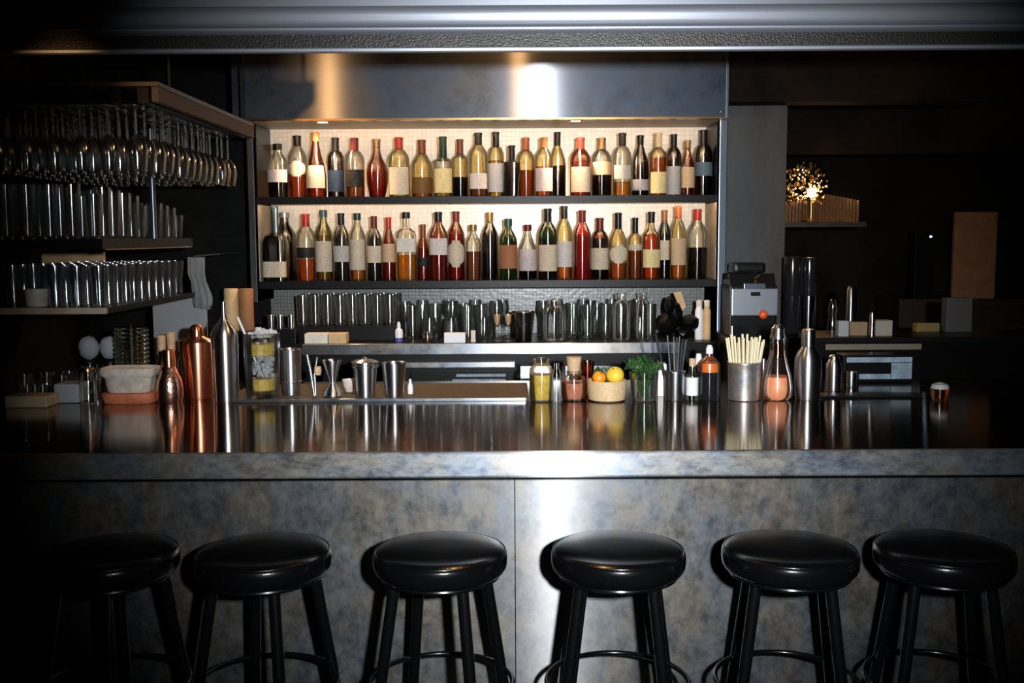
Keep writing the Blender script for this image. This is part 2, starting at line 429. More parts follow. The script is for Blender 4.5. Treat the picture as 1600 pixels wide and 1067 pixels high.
LABC = dict(cream=(.62, .54, .42), white=(.68, .64, .60), lilac=(.62, .53, .54), grey=(.46, .45, .43), yellow=(.74, .64, .32), peach=(.78, .50, .30), tan=(.60, .43, .26),
            blue=(.008, .025, .06), black=(.006, .006, .006), dimgold=(.16, .08, .02), rust=(.32, .13, .06), silver=(.62, .60, .60), bluegrey=(.10, .15, .2))
LABM = {k: labelmat('label_'+k, [q*.72 for q in v], amt=.35 if k in ('blue', 'black') else .55) for k, v in LABC.items()}
GLS = dict(clear=glass('bottle_glass', (.88, .87, .80), .22, .05, .15, .85), pale=glass('bottle_glass_pale', (.9, .82, .58), .22, .05, .15, .85),
           amber=glass('bottle_glass_amber', (.62, .30, .10), .2, .07, .15, .85), green=glass('bottle_glass_green', (.10, .28, .04), .2, .07, .15, .85),
           olive=glass('bottle_glass_olive', (.62, .62, .28), .25, .07, .15, .85), black=glass('bottle_glass_black', (.015, .012, .01), .3, .13, .17, .8),
           dark=glass('bottle_glass_dark', (.05, .06, .04), .3, .12, .17, .8), red=glass('bottle_glass_red', (.85, .10, .02), .3, .10, .17, .8))
SHAPE = {   # (share of body height, share of radius) from foot to neck
    'round': [(0, .93), (.02, 1), (.60, 1), (.68, .93), (.76, .66), (.82, .42), (.88, .36)],
    'slope': [(0, .93), (.02, 1), (.48, 1), (.58, .92), (.70, .62), (.80, .40), (.90, .33)],
    'bulb': [(0, .62), (.03, .74), (.25, .97), (.42, 1), (.55, .86), (.66, .52), (.76, .36), (.9, .30)],
    'square': [(0, .95), (.015, 1), (.66, 1), (.71, .90), (.75, .55), (.78, .38), (.9, .34)],
    'tear': [(0, .93), (.02, 1), (.34, .98), (.52, .78), (.66, .52), (.80, .36), (.92, .31)],
    'hip': [(0, .9), (.03, 1), (.55, 1.0), (.66, .9), (.72, .52), (.78, .36), (.9, .33)],
    'squat': [(0, .95), (.03, 1), (.52, 1), (.60, .82), (.66, .42), (.72, .30), (.9, .28)],
}
def interp(pr, z):
    for (a, ra), (b, rb) in zip(pr, pr[1:]):
        if a <= z <= b: return ra+(rb-ra)*(z-a)/(b-a)
    return pr[-1][1] if z > pr[-1][0] else pr[0][1]
def arc_patch(pr, R, z0, z1, half, off=.0008, sq=0, seg=14, nz=5, round_=False):
    bm = bmesh.new(); grid = []
    for j in range(nz+1):
        zz = z0+(z1-z0)*j/nz
        hh = half
        if round_:
            t = 2*j/nz-1; hh = half*math.sqrt(max(.12, 1-t*t*.95))
        row = []
        for i in range(seg+1):
            a = -PI/2+(2*i/seg-1)*hh
            c, s = math.cos(a), math.sin(a); k = 1
            if sq:
                n = 2+6*sq; k = (abs(c)**n+abs(s)**n)**(-1/n)
            r = (interp(pr, zz)+off)*k
            row.append(bm.verts.new((r*c, r*s, zz)))
        grid.append(row)
    for a, b in zip(grid, grid[1:]):
        for i in range(seg): bm.faces.new((a[i], a[i+1], b[i+1], b[i]))
    bmesh.ops.recalc_face_normals(bm, faces=bm.faces)
    f = bm.faces[:][0]
    return bm

def bottle(px, top, wpx, zt, D, base_py, cap, cap_py, g, liq, lev_py, lab, laby, shape, desc, group, lhalf=1.15):
    """a bottle standing at height zt whose features sit at the given photo rows"""
    p = P(px, base_py, D)
    hz = lambda py: PZ(py, D, px)-PZ(base_py, D, px)
    Ht = hz(top); R = wpx*.487*D/F; zcap = hz(cap_py)
    sq = .45 if shape in ('square', 'squat') else 0
    if sq: R *= .97
    pr = [(a*Ht, b*R) for a, b in SHAPE[shape]]
    nr = max(.0125, pr[-1][1])
    pr = [(a, max(b, nr)) for a, b in pr if a < zcap-.004]
    pr += [(zcap, nr*1.0), (Ht-.012, nr*.98)]
    b = thing('bottle', desc, 'bottle', (p.x, D, zt+.0005), random.uniform(-.05, .05) if sq else 0, group)
    full = [(0, .001)]+[(r, a) for a, r in pr]
    obj('glass_body', L(full, seg=28, sq=sq), GLS[g], b)
    if liq:
        zl = min(hz(lev_py), zcap)
        lp = [(0, .004), (pr[0][1]-.003, .004)]+[(r-.0028, a) for a, r in pr if .008 < a < zl-.001]+[(interp(pr, zl)-.0028, zl), (0, zl)]
        obj('liquid', L(lp, seg=24, sq=sq), LIQ[liq], b)
    cr = nr+.0022
    if cap == 'silver' or cap_py-top < 12:
        cp = [(cr*.6, zcap-.004), (cr*1.1, zcap-.003), (cr*1.1, Ht-.002), (cr, Ht), (0, Ht)]
    else:
        cp = [(nr+.0006, zcap-.002), (cr, zcap), (cr*.96, Ht-.014), (cr*1.06, Ht-.0135), (cr*1.06, Ht-.002), (cr*.9, Ht), (0, Ht)]
    obj('cap', L(cp, seg=18), CAPM[cap], b)
    if lab:
        z0, z1_ = hz(laby[1]), hz(laby[0])
        obj('paper_label', arc_patch(pr, R, max(.006, z0), z1_, lhalf, sq=sq, round_=(len(laby) > 2)), LABM[lab], b)
    return b

# top shelf: (x, top, width, cap, cap bottom, glass, liquid, level, label, label rows, shape, look)
def y1(v): return 180+v/4.21
ROW1 = [
 (435.6, 221.6, 33, 'black', 230, 'clear', 'dark', y1(430), 'lilac', (y1(348), y1(430)), 'round', 'short bottle with pale lilac label and black cap, leftmost on the top shelf'),
 (466.5, 208, 30, 'black', 224, 'clear', 'orange', y1(375), 'cream', (y1(290), y1(390), 1), 'round', 'clear bottle with rounded cream shield label over orange liquor, second on the top shelf'),
 (495, 203.8, 32, 'amber', 218, 'amber', 'amber', y1(215), 'cream', (y1(322), y1(470)), 'tear', 'tall amber bottle with large cream label, third from the left on the top shelf'),
 (526, 211.6, 28, 'black', 232, 'black', 'dark', y1(300), 'blue', (y1(350), y1(490)), 'round', 'black bottle with dark blue label on the top shelf'),
 (555.6, 213, 30, 'darkred', 232, 'clear', 'amber', y1(350), 'black', (y1(350), y1(462)), 'round', 'clear bottle with black label and dark red cap on the top shelf'),
 (590, 214, 35, 'gold', 228, 'amber', 'red', y1(300), None, None, 'bulb', 'red-brown bulb shaped brandy bottle with slim neck and no label'),
 (624.5, 212.5, 33, 'red', 230, 'pale', 'pale', y1(330), 'cream', (y1(335), y1(515)), 'round', 'bottle with bright red cap and broad cream label on the top shelf'),
 (660, 215.6, 34, 'redbrown', 237, 'pale', 'gold', y1(400), 'dimgold', (y1(405), y1(505)), 'slope', 'golden bottle with long red-brown neck foil and dim gold label'),
 (693, 211.6, 30, 'green', 244, 'clear', 'yellow', y1(340), 'yellow', (y1(345), y1(505)), 'round', 'bottle with long dark green cap and pale yellow label'),
 (719.5, 215, 26, 'redbrown', 238, 'pale', 'dark', y1(398), None, None, 'round', 'unlabelled bottle half full of dark liquor with a brown cap on the top shelf'),
 (748, 206, 30, 'black', 224, 'pale', 'redbrown', y1(470), 'white', (y1(378), y1(480)), 'round', 'clear yellowish bottle with small white label and a little red-brown liquor'),
 (775.4, 203.8, 26, 'black', 227, 'pale', 'pale', y1(290), 'white', (y1(310), y1(498)), 'round', 'tall pale bottle with long white label and black cap, left of the short black bottle'),
 (800, 226, 28, 'black', 249, 'black', None, 0, None, None, 'square', 'short all black bottle on the top shelf'),
 (822, 213, 28, 'orange', 232, 'pale', 'redbrown', y1(355), None, None, 'round', 'unlabelled bottle with orange-red cap holding red-brown liquor, top shelf'),
 (850, 214, 29, 'amber', 230, 'pale', 'amber', y1(335), 'lilac', (y1(345), y1(498)), 'round', 'bottle with lilac-grey label and orange-brown cap on the top shelf'),
 (871, 203.4, 27, 'black', 224, 'pale', 'dark', y1(320), None, None, 'slope', 'tall bottle of very dark liquor with black cap, set behind the lilac label bottle'),
 (906.8, 214.5, 33, 'darkred', 232, 'amber', 'orange', y1(300), 'cream', (y1(340), y1(505)), 'round', 'glowing orange bottle with tall cream label and dark red cap'),
 (940, 214, 32, 'gold', 232, 'clear', 'dark', y1(390), 'peach', (y1(305), y1(388)), 'round', 'bottle with peach label high on its shoulder over dark liquor'),
 (972, 207.5, 29, 'black', 227, 'clear', 'gold', y1(438), 'grey', (y1(330), y1(420)), 'round', 'clear bottle with golden liquor in its lower third and a black cap'),
 (1000, 210.4, 28, 'black', 225, 'dark', 'dark', y1(260), 'grey', (y1(420), y1(492)), 'slope', 'near-black bottle with small low grey label'),
 (1028, 207.5, 27, 'cream', 230, 'pale', 'amber', y1(280), 'yellow', (y1(375), y1(515)), 'round', 'amber bottle with cream capped neck and square yellowish label'),
 (1052, 209, 25, 'black', 228, 'dark', 'dark', y1(280), 'grey', (y1(335), y1(520)), 'round', 'dark bottle with long grey label, third from the right on the top shelf'),
 (1074, 219.5, 22, 'gold', 232, 'amber', 'amber', y1(290), 'tan', (y1(345), y1(480)), 'slope', 'slim short amber bottle with tan label near the right end of the top shelf'),
 (1098, 202.6, 29, 'black', 226, 'black', None, 0, 'bluegrey', (y1(310), y1(400)), 'round', 'tall black bottle at the right end of the top shelf'),
]
def y2(v): return 310+v/4.21
ROW2 = [
 (432, 320, 39, 'teal', 362, 'dark', 'dark', y2(420), 'cream', (y2(408), y2(510)), 'squat', 'wide squat dark bottle with broad cream label, first at the left on the lower shelf'),
 (447, 332.6, 37, 'silver', 340, 'black', None, 0, None, None, 'round', 'big black bottle with silver top behind the squat bottle'),
 (480, 333, 31, 'red', 352, 'clear', 'brightorange', y2(395), 'black', (y2(318), y2(385)), 'round', 'bottle of bright orange-red aperitif with red cap and black label'),
 (507.5, 328, 29, 'teal', 338, 'olive', 'yellow', y2(240), 'cream', (y2(280), y2(480)), 'round', 'tall olive-yellow bottle with full-height cream label'),
 (535, 332, 26, 'black', 350, 'dark', None, 0, 'grey', (y2(308), y2(412)), 'round', 'dark green-black bottle with grey label on the lower shelf, black cap'),
 (560, 333, 26, 'green', 343, 'clear', 'gold', y2(460), 'cream', (y2(270), y2(470)), 'round', 'clear bottle with long cream label and glowing gold foot'),
 (586, 337, 24, 'darkred', 356, 'dark', 'brown', y2(250), 'cream', (y2(310), y2(420)), 'round', 'slim dark bottle with dark red foil and cream label on the lower shelf'),
 (608.5, 339.7, 23, 'red', 358, 'amber', 'amber', y2(290), 'tan', (y2(300), y2(420)), 'slope', 'slim amber bottle with bright red cap, left of the square clear bottle'),
 (636, 331, 32, 'black', 340, 'clear', 'gold', y2(368), 'white', (y2(262), y2(350)), 'square', 'square clear bottle of golden liquor with small black cap and white label'),
 (662, 351, 21, 'redbrown', 369, 'amber', 'amber', y2(330), 'black', (y2(390), y2(450)), 'slope', 'small short amber bottle with red-brown cap on the lower shelf'),
 (686, 331, 31, 'black', 346, 'amber', 'red', y2(375), 'silver', (y2(262), y2(370)), 'round', 'bottle with silver label above red liquor, dark cap'),
 (713.5, 331, 28, 'darkred', 346, 'amber', 'orange', y2(240), 'cream', (y2(280), y2(455), 1), 'round', 'amber bottle with arched cream label and dark red cap'),
 (740, 351, 26, 'gold', 360, 'clear', 'redbrown', y2(350), None, None, 'round', 'short unlabelled bottle with gold cap and red-brown liquor'),
 (766, 333, 28, 'gold', 347, 'black', None, 0, None, None, 'round', 'plain black bottle with gold cap on the lower shelf'),
 (794.5, 342, 29, 'teal', 353, 'green', None, 0, 'rust', (y2(308), y2(462)), 'round', 'bright green glass bottle with rust-brown label'),
 (825, 352.3, 30, 'darkred', 361, 'clear', 'dark', y2(485), 'lilac', (y2(340), y2(480)), 'slope', 'short bottle with wide lilac-white label and sloping clear shoulders'),
 (856, 326.6, 31, 'black', 347, 'green', 'dark', y2(270), 'cream', (y2(308), y2(480)), 'round', 'tall dark green bottle with cream label and black cap'),
 (881.6, 323.5, 27, 'black', 343, 'pale', 'gold', y2(455), 'white', (y2(290), y2(458)), 'round', 'tall pale yellow bottle with white label, right of the tall dark green one'),
 (909.6, 329.5, 28, 'darkred', 348, 'red', 'red', y2(240), None, None, 'round', 'bright red unlabelled bottle with dark red cap'),
 (937, 342.5, 30, 'darkred', 361, 'amber', 'dark', y2(270), 'cream', (y2(335), y2(475)), 'round', 'dark brown bottle with square cream label and long dark red foil'),
 (965.5, 333.7, 30, 'black', 359, 'pale', 'amber', y2(430), 'cream', (y2(310), y2(432), 1), 'slope', 'clear yellowish bottle with round-cornered label and long black cap'),
 (992, 342.5, 23, 'black', 366, 'pale', 'redbrown', y2(355), 'cream', (y2(312), y2(350)), 'round', 'slim bottle with small cream neck-band label and long black cap'),
 (1017, 332.6, 29, 'black', 349, 'pale', 'orange', y2(240), 'yellow', (y2(342), y2(460)), 'hip', 'orange whisky bottle with yellow label, fourth from the right on the lower shelf'),
 (1037.5, 332, 22, 'amber', 349, 'green', 'dark', y2(250), 'cream', (y2(292), y2(420)), 'round', 'dark green bottle with amber cap set back between two amber bottles'),
 (1059, 323.5, 25, 'orange', 343, 'pale', 'gold', y2(450), 'tan', (y2(270), y2(445)), 'round', 'tall pale amber bottle with orange cap and long tan label'),
 (1088.5, 329.5, 33, 'red', 346, 'clear', 'dark', y2(335), None, None, 'round', 'large clear bottle half full of dark liquor, red cap, last on the lower shelf'),
]
for i, r in enumerate(ROW1):
    x, top, wd, cap, cpy, g, lq, lv, lab, laby, sh, de = r
    D = 5.39 if i in (15,) else 5.218+.066*(i % 2)
    bottle(x, top, wd, z1, D, 305.5, cap, cpy, g, lq, lv, lab, laby, sh, de, 'bottles on the top shelf')
for i, r in enumerate(ROW2):
    x, top, wd, cap, cpy, g, lq, lv, lab, laby, sh, de = r
    D = 5.39 if i in (1, 23) else 5.218+.066*(i % 2)
    bottle(x, top, wd, z2s, D, 437.5, cap, cpy, g, lq, lv, lab, laby, sh, de, 'bottles on the lower shelf')

# ------------------------------------------------------------------ back counter
bc = thing('back_counter', 'low steel edged work counter under the bottle shelves', 'counter')
bx0, bx1 = PX(408, 4.92), PX(1128, 4.92)
obj('counter_top', B(bx0, bx1, 4.95, BD-.002, zc-.045, zc, bev=.002), M['black_rail'], bc)
obj('edge_strip', B(PX(470, 4.92), PX(1062, 4.92), 4.92, 4.949, zc-.05, zc+.001, bev=.003), M['steel_flat'], bc)
obj('cabinet_body', B(bx0, bx1, 5.02, BD-.002, 0, zc-.046), M['black'], bc)
obj('drawer_front', B(PX(640, 5), PX(805, 5), 4.99, 5.018, PZ(640, 5), PZ(577, 5), bev=.003), M['black_rail'], bc)
obj('drawer_rail', B(PX(632, 4.96), PX(804, 4.96), 4.965, 5.018, PZ(574, 4.96), PZ(566, 4.96), bev=.002), M['steel_flat'], bc)
obj('drawer_front', B(PX(812, 5), PX(1050, 5), 4.99, 5.018, PZ(640, 5), PZ(572, 5), bev=.003), M['darksteel'], bc)
obj('vent_slot', B(PX(712, 4.985), PX(790, 4.985), 4.975, 4.989, PZ(588, 4.98), PZ(584, 4.98)), M['bluegrey'], bc)
obj('vent_slot', B(PX(706, 4.985), PX(790, 4.985), 4.975, 4.989, PZ(596, 4.98), PZ(592, 4.98)), M['bluegrey'], bc)

# glassware on the back counter
def wall_glass(H_, r0, r1, t=.0022, foot=.006, lip=.001):
    return [(0, 0), (r0*.92, 0), (r0, .004), (r1, H_-lip), (r1-.001, H_), (r1-t, H_-lip), (r0-t, foot+.003), (0, foot)]
def make_jar(name, label, x, D, zt, h, r, neck=.7, lid=None, group=None, mat=None, fillm=None, fill=.6, cat='jar'):
    j = thing(name, label, cat, (x, D, zt+.0005), 0, group)
    obj('glass_body', L([(0, 0), (r*.9, 0), (r, .008), (r, h*.68), (r*.95, h*.76), (r*neck, h*.86), (r*neck, h*.94), (r*neck*1.1, h*.95), (r*neck*1.1, h*.98), (r*neck, h)], seg=24), mat or M['glass'], j)
    if fillm:
        obj('contents', L([(0, .006), (r*.88, .006), (r*.96, .014), (r*.96, h*fill), (0, h*fill+.003)], seg=24), fillm, j)
    if lid:
        obj('lid', L([(r*neck*1.14, h*.97), (r*neck*1.16, h+.004), (r*neck*1.05, h+.012), (0, h+.013)], seg=24), lid, j)
    return j
tg = tag(obj('tumbler', L(wall_glass(.150, .026, .031), seg=20), M['glass']), 'tall straight clear tumbler standing on the black riser of the back counter', 'glass', 'tumblers on the riser')
# black riser box the left tumblers stand on
ri = tag(obj('riser_box', B(PX(455, 5.2), PX(622, 5.2), 5.10, 5.40, zc+.0005, zc+.075, bev=.003), M['black']), 'low black box under the tumblers at the left of the back counter', 'box')
first = True
for r_, D in enumerate((5.16, 5.24, 5.32)):
    for i in range(8):
        px = 474+i*19.4+r_*5
        loc = (PX(px, D), D, zc+.0755)
        if first: tg.location = loc; first = False
        else: dup(tg, loc)
# mixed glasses in the middle
wg = thing('stemless_glass', 'rounded stemless glass among the glassware on the back counter', 'glass', (0, 0, 0), 0, 'rounded glasses on the back counter')
obj('bowl', L([(0, 0), (.018, 0), (.030, .012), (.038, .035), (.036, .075), (.031, .105), (.0295, .105), (.0345, .075), (.036, .036), (.028, .014), (0, .006)], seg=20), M['glass'], wg)
hb = tag(obj('highball_glass', L(wall_glass(.165, .028, .032), seg=20), M['glass']), 'tall highball glass in the crowd of glassware on the back counter', 'glass', 'highball glasses on the back counter')
gob = thing('upturned_goblet', 'stemmed glass standing at the back of the back counter', 'glass', (0, 0, 0), 0, 'stemmed glasses on the back counter')
obj('bowl', L([(.004, .075), (.016, .085), (.032, .110), (.036, .140), (.030, .185), (.028, .185), (.034, .140), (.030, .111), (.012, .088), (0, .082)], seg=20), M['glass'], gob)
obj('stem', L([(0, .082), (.004, .078), (.0035, .02), (.005, .008), (.032, .003), (.033, 0), (0, 0)], seg=16), M['glass'], gob)
used = {id(wg): 0, id(hb): 0, id(gob): 0}
def put(o, loc):
    if not used[id(o)]: o.location = loc; used[id(o)] = 1; return o
    return dup(o, loc)
for i, px in enumerate(range(640, 1012, 21)):
    if abs(px-817) < 20: continue
    put(gob if i % 2 else hb, (PX(px+random.uniform(-2, 2), 5.40), 5.40, zc+.0005))
for i, px in enumerate(range(634, 1022, 24)):
    if abs(px-817) < 20: continue
    put(hb if i % 3 else gob, (PX(px+random.uniform(-2, 2), 5.30), 5.30, zc+.0005))
for i, px in enumerate((645, 671, 705, 732, 757, 893, 918, 946, 1000)):
    put(wg if i % 3 else hb, (PX(px, 5.20), 5.20, zc+.0005))
make_jar('glass_jar', 'wide clear jar right of the steel cup on the back counter', PX(866, 5.1), 5.10, zc, PZ(472, 5.1)-PZ(534, 5.1), .058, .62)
make_jar('glass_bottle', 'clear bottle shaped jar near the right of the back counter', PX(971, 5.1), 5.10, zc, PZ(458, 5.1)-PZ(531, 5.1), .045, .5)
make_jar('glass_bottle', 'tall narrow clear carafe beside the black cloth on the back counter', PX(1003, 5.16), 5.12, zc, PZ(458, 5.1)-PZ(531, 5.1), .036, .5)
def cup(name, label, px, py0, py1, D, zt, wpx, m, flare=.82, cat='cup', inner=None, group=None):
    r = wpx/2*D/F; h = PZ(py0, D, px)-PZ(py1, D, px)
    c = thing(name, label, cat, (PX(px, D, py1), D, zt+.0005), 0, group)
    obj('body', L([(0, 0), (r*flare*.94, 0), (r*flare, .003), (r, h-.004), (r*1.02, h-.002), (r*1.0, h), (r*.96, h-.003), (r*flare*.9, .006), (0, .006)], seg=32), m, c)
    obj('rim', L([(r*1.0, h-.006), (r*1.035, h-.005), (r*1.035, h-.001), (r*.99, h+.001)], seg=32), m, c)
    return c, r, h
cup('mixing_tin', 'dark steel mixing tin among the glasses on the back counter', 818, 488, 534, 5.05, zc, 36, M['darksteel'], .7)
for px, lb in ((777, 'left of two small peach drinks in stemmed glasses on the back counter'), (794, 'right of two small peach drinks in stemmed glasses, beside the dark tin')):
    g_ = thing('filled_glass', lb, 'drink', (PX(px, 5.08), 5.04, zc+.0005), 0, 'peach drinks')
    obj('bowl', L([(.004, .07), (.012, .078), (.022, .10), (.025, .135), (.024, .135), (.02, .10), (0, .082)], seg=18), M['glass'], g_)
    obj('stem', L([(0, .08), (.0035, .072), (.003, .015), (.022, .002), (.022, 0), (0, 0)], seg=14), M['glass'], g_)
    obj('drink', L([(0, .083), (.009, .082), (.019, .10), (.0225, .130), (0, .131)], seg=18), pbr('peach_drink', (.72, .42, .24), .4), g_)
def simple(name, bm, m, label, cat, group=None, smooth=38):
    return tag(obj(name, bm, m, smooth=smooth), label, cat, group)
def fbox(name, px0, px1, py0, py1, D, dep, zt, m, label, cat, bev=.002, group=None):
    a = PX(px0, D, py1); b = PX(px1, D, py1); h = PZ(py0, D, px0)-PZ(py1, D, px0)
    return simple(name, B(a, b, D, D+dep, zt+.0005, zt+.0005+h, bev=bev), m, label, cat, group)
fbox('napkin_stack', 476, 512, 523, 538, 4.97, .09, zc, M['paper'], 'stack of off-white paper napkins at the left of the back counter', 'napkins')
fbox('card_box', 513.5, 541, 523, 538, 4.97, .09, zc, M['tan'], 'small brown cardboard box beside the napkin stack', 'box')
fbox('tea_box', 694, 727, 522, 537, 4.97, .05, zc, M['white'], 'small white box in front of the glasses on the back counter', 'box')
fbox('place_card', 736, 743, 518, 536, 5.0, .02, zc, M['paper'], 'tiny cream card standing on the back counter', 'card')
bt = thing('spray_bottle', 'small white and blue bottle left of the gold foot glass', 'bottle', (PX(623, 5.02), 5.02, zc+.0005))
obj('body', L([(0, 0), (.018, 0), (.019, .004), (.019, .022), (0, .022)], seg=18), pbr('blue_plastic', (.06, .08, .3), .4), bt, 'blue lower half')
obj('upper_body', L([(.019, .022), (.0195, .05), (.017, .062), (.009, .068), (.008, .09), (.005, .1), (0, .101)], seg=18), M['white'], bt)
make_jar('honey_jar', 'small glass with glowing amber foot on the back counter', PX(667, 5.0), 5.02, zc, .05, .024, .8, fillm=M['amberglass'], fill=.4)
# steel jiggers at left of the back counter
for i, (px, lb) in enumerate(((424, 'leftmost of three small steel cups by the left shelf post'), (438, 'middle of three small steel cups by the left shelf post'), (455, 'rightmost of three small steel cups by the left shelf post'))):
    cup('steel_cup', lb, px, 482, 503, 4.99, zc+.073, 11, M['chrome'], .9, group='small steel cups by the post')
simple('black_crate', B(PX(412, 4.97), PX(462, 4.97), 4.955, 5.05, zc+.0005, zc+.073, bev=.003), M['black'], 'black crate under the three small steel cups', 'crate')
# black cloth bag and white bottles right
bm = bmesh.new()
for q in ((1046, 505, .05, .05), (1056, 490, .035, .055), (1047, 478, .025, .05), (1078, 505, .05, .04), (1070, 520, .05, .03)):
    p = P(q[0], q[1], 5.0); blob(bm, (p.x, 5.02, max(p.z, zc+q[3]*.9)), q[2], .05, q[3], .1, 2)
simple('black_cloth_bag', bm, M['black'], 'crumpled black bag at the right end of the back counter', 'bag', smooth=20)
bm = bmesh.new()
a, b, c, d = P(1052, 457, 5.1), P(1064, 455, 5.1), P(1072, 480, 5.1), P(1064, 486, 5.1)
vs = [bm.verts.new(v) for v in (a, b, c, d)]+[bm.verts.new(v+Vector((0, .004, 0))) for v in (a, b, c, d)]
bm.faces.new(vs[:4]); bm.faces.new(vs[4:][::-1])
for i in range(4): bm.faces.new((vs[i], vs[4+i], vs[4+(i+1) % 4], vs[(i+1) % 4]))
simple('paper_slip', bm, M['tan'], 'tan paper slip sticking out of the black bag', 'paper', smooth=None)
for i, px in enumerate((1094, 1106)):
    j = thing('sauce_bottle', ('left of two slim cream bottles at the right end of the back counter', 'right of two slim cream bottles, against the shelf post')[i], 'bottle', (PX(px, 5.05), 5.08, zc+.0005), 0, 'slim cream bottles')
    obj('body', L([(0, 0), (.019, 0), (.02, .01), (.02, .14), (.014, .16), (.013, .18), (.01, .185), (0, .186)], seg=18), M['white' if i == 0 else 'tan'], j)
    obj('cap', L([(.0145, .165), (.015, .195), (0, .197)], seg=16), M['paper'], j)

# ------------------------------------------------------------------ bar counter
D1 = 2.93
zt = PZ(706, D1, 850)
bar = thing('bar_counter', 'long bar counter with dark glossy top and mottled zinc front', 'counter')
X0, X1 = XL+.003, 3.4
seam = PX(805, 3.2, 900)
obj('counter_top', B(X0, X1, D1+.012, 4.42, zt-.03, zt, bev=.002), M['top'], bar)
za = PZ(746, D1, 850)
bm = prism_x(bmesh.new(), [(D1+.012, zt+.001), (D1+.003, zt-.001), (D1, zt-.006), (D1, za+.006), (D1-.003, za+.003), (D1, za), (D1+.05, za), (D1+.05, zt-.032), (D1+.012, zt-.032)], X0, X1)
obj('apron', bm, M['apron'], bar, smooth=None)
obj('front_panel', B(X0, seam-.001, 3.2, 3.22, .0, zt-.035, bev=.0008), M['zinc'], bar)
obj('front_panel', B(seam+.001, X1, 3.2, 3.22, .0, zt-.035, bev=.0008), M['zinc'], bar)
obj('carcass', B(X0, X1, 3.225, 4.36, 0.0, zt-.035), M['black'], bar)

# ------------------------------------------------------------------ stools
def make_stool(label):
    s = thing('bar_stool', label, 'stool', (0, 0, 0), 0, 'black bar stools along the counter')
    R = .184; t = .797
    top = [(0, t+.003), (.06, t+.0035), (.11, t+.0025), (.145, t+.0005), (.163, t-.002), (.174, t-.005), (R-.003, t-.009)]
    side = [(R-.003, t-.009), (R+.001, t-.012), (R+.0035, t-.018), (R+.0045, t-.028), (R+.0045, t-.040), (R+.003, t-.052), (R-.001, t-.061), (R-.007, t-.067), (R-.02, t-.072), (0, t-.073)]
    obj('cushion', L(top, seg=64), M['vinyl'], s)
    obj('cushion_band', L(side, seg=64), M['vinyl'], s)
    obj('piping', T([((R-.0015)*math.cos(a), (R-.0015)*math.sin(a), t-.0095) for a in [2*PI*i/64 for i in range(64)]], .0022, seg=8, closed=True), M['vinyl'], s)
    obj('seat_ring', T([((R-.02)*math.cos(a), (R-.02)*math.sin(a), t-.076) for a in [2*PI*i/48 for i in range(48)]], .006, seg=8, closed=True), M['blackmetal'], s)
    rt, rb = .138, .255
    for k in range(4):
        a = k*PI/2
        lg = obj('leg', T([(rt*math.cos(a), rt*math.sin(a), t-.074), (rb*math.cos(a), rb*math.sin(a), .012)], .0165, seg=16), M['blackmetal'], s)
        obj('foot_cap', L([(0, 0), (.019, 0), (.02, .012), (.018, .02), (0, .021)], seg=14, ox=rb*math.cos(a), oy=rb*math.sin(a)), M['black'], lg)
    zr = .402; rr = rb+(rt-rb)*(zr-.012)/(t-.094)+.011
    obj('foot_ring', T([(rr*math.cos(a), rr*math.sin(a), zr) for a in [2*PI*i/64 for i in range(64)]], .0075, seg=12, closed=True), M['blackmetal'], s)
    return s
SD = 2.80
spos = [(172, 878, 30), (412, 868, 24), (688, 865, 29), (966, 864, 37), (1234, 862, 36), (1474, 862, 38)]
slab = ['black bar stool at the far left, mostly lost in shadow', 'black round bar stool second from the left', 'black bar stool just left of the zinc panel seam',
        'black bar stool just right of the bright flash glare on the panel', 'black round bar stool second from the right', 'black bar stool at the far right, half in darkness']
st = None
for (px, py, an), lb in zip(spos, slab):
    loc = (P(px, py, SD).x, SD, 0)
    if st is None: st = make_stool(lb); st.location = loc; st.rotation_euler = (0, 0, math.radians(an))
    else: dup(st, loc, math.radians(an), lb)

# ------------------------------------------------------------------ things on the bar
OD = 3.87
def on(px, D=OD, py=626): return P(px, py, D).x
def hh(py0, py1, D): return PZ(py0, D)-PZ(py1, D)
# bar mat
mt = thing('bar_mat', 'long brown ribbed bar mat with steel front edge at the rear of the counter', 'mat')
mD0 = 3.86
obj('mat_surface', B(on(352, 3.9), on(826, 3.9), mD0+.008, 4.30, zt+.0005, zt+.008, bev=.001), M['mat'], mt)
obj('steel_edge', B(on(345, mD0), on(822, mD0), mD0-.002, mD0+.0075, zt+.0005, zt+.012, bev=.002), M['steel_flat'], mt)
ztm = zt+.008
def lathed(name, label, cat, px, D, z_, parts, sx=1, group=None):
    """parts: (part name, [(half width px, row)], material) rows measured in the photo, base row first"""
    base = max(r for _, pf, _ in parts for _, r in pf)
    o = thing(name, label, cat, (PX(px, D, base), D, z_+.0005), 0, group)
    k = D/F
    for pn, pf, m in parts:
        obj(pn, L([(a*k, hh(r, base, D)) for a, r in pf], seg=40), m, o)
    return o
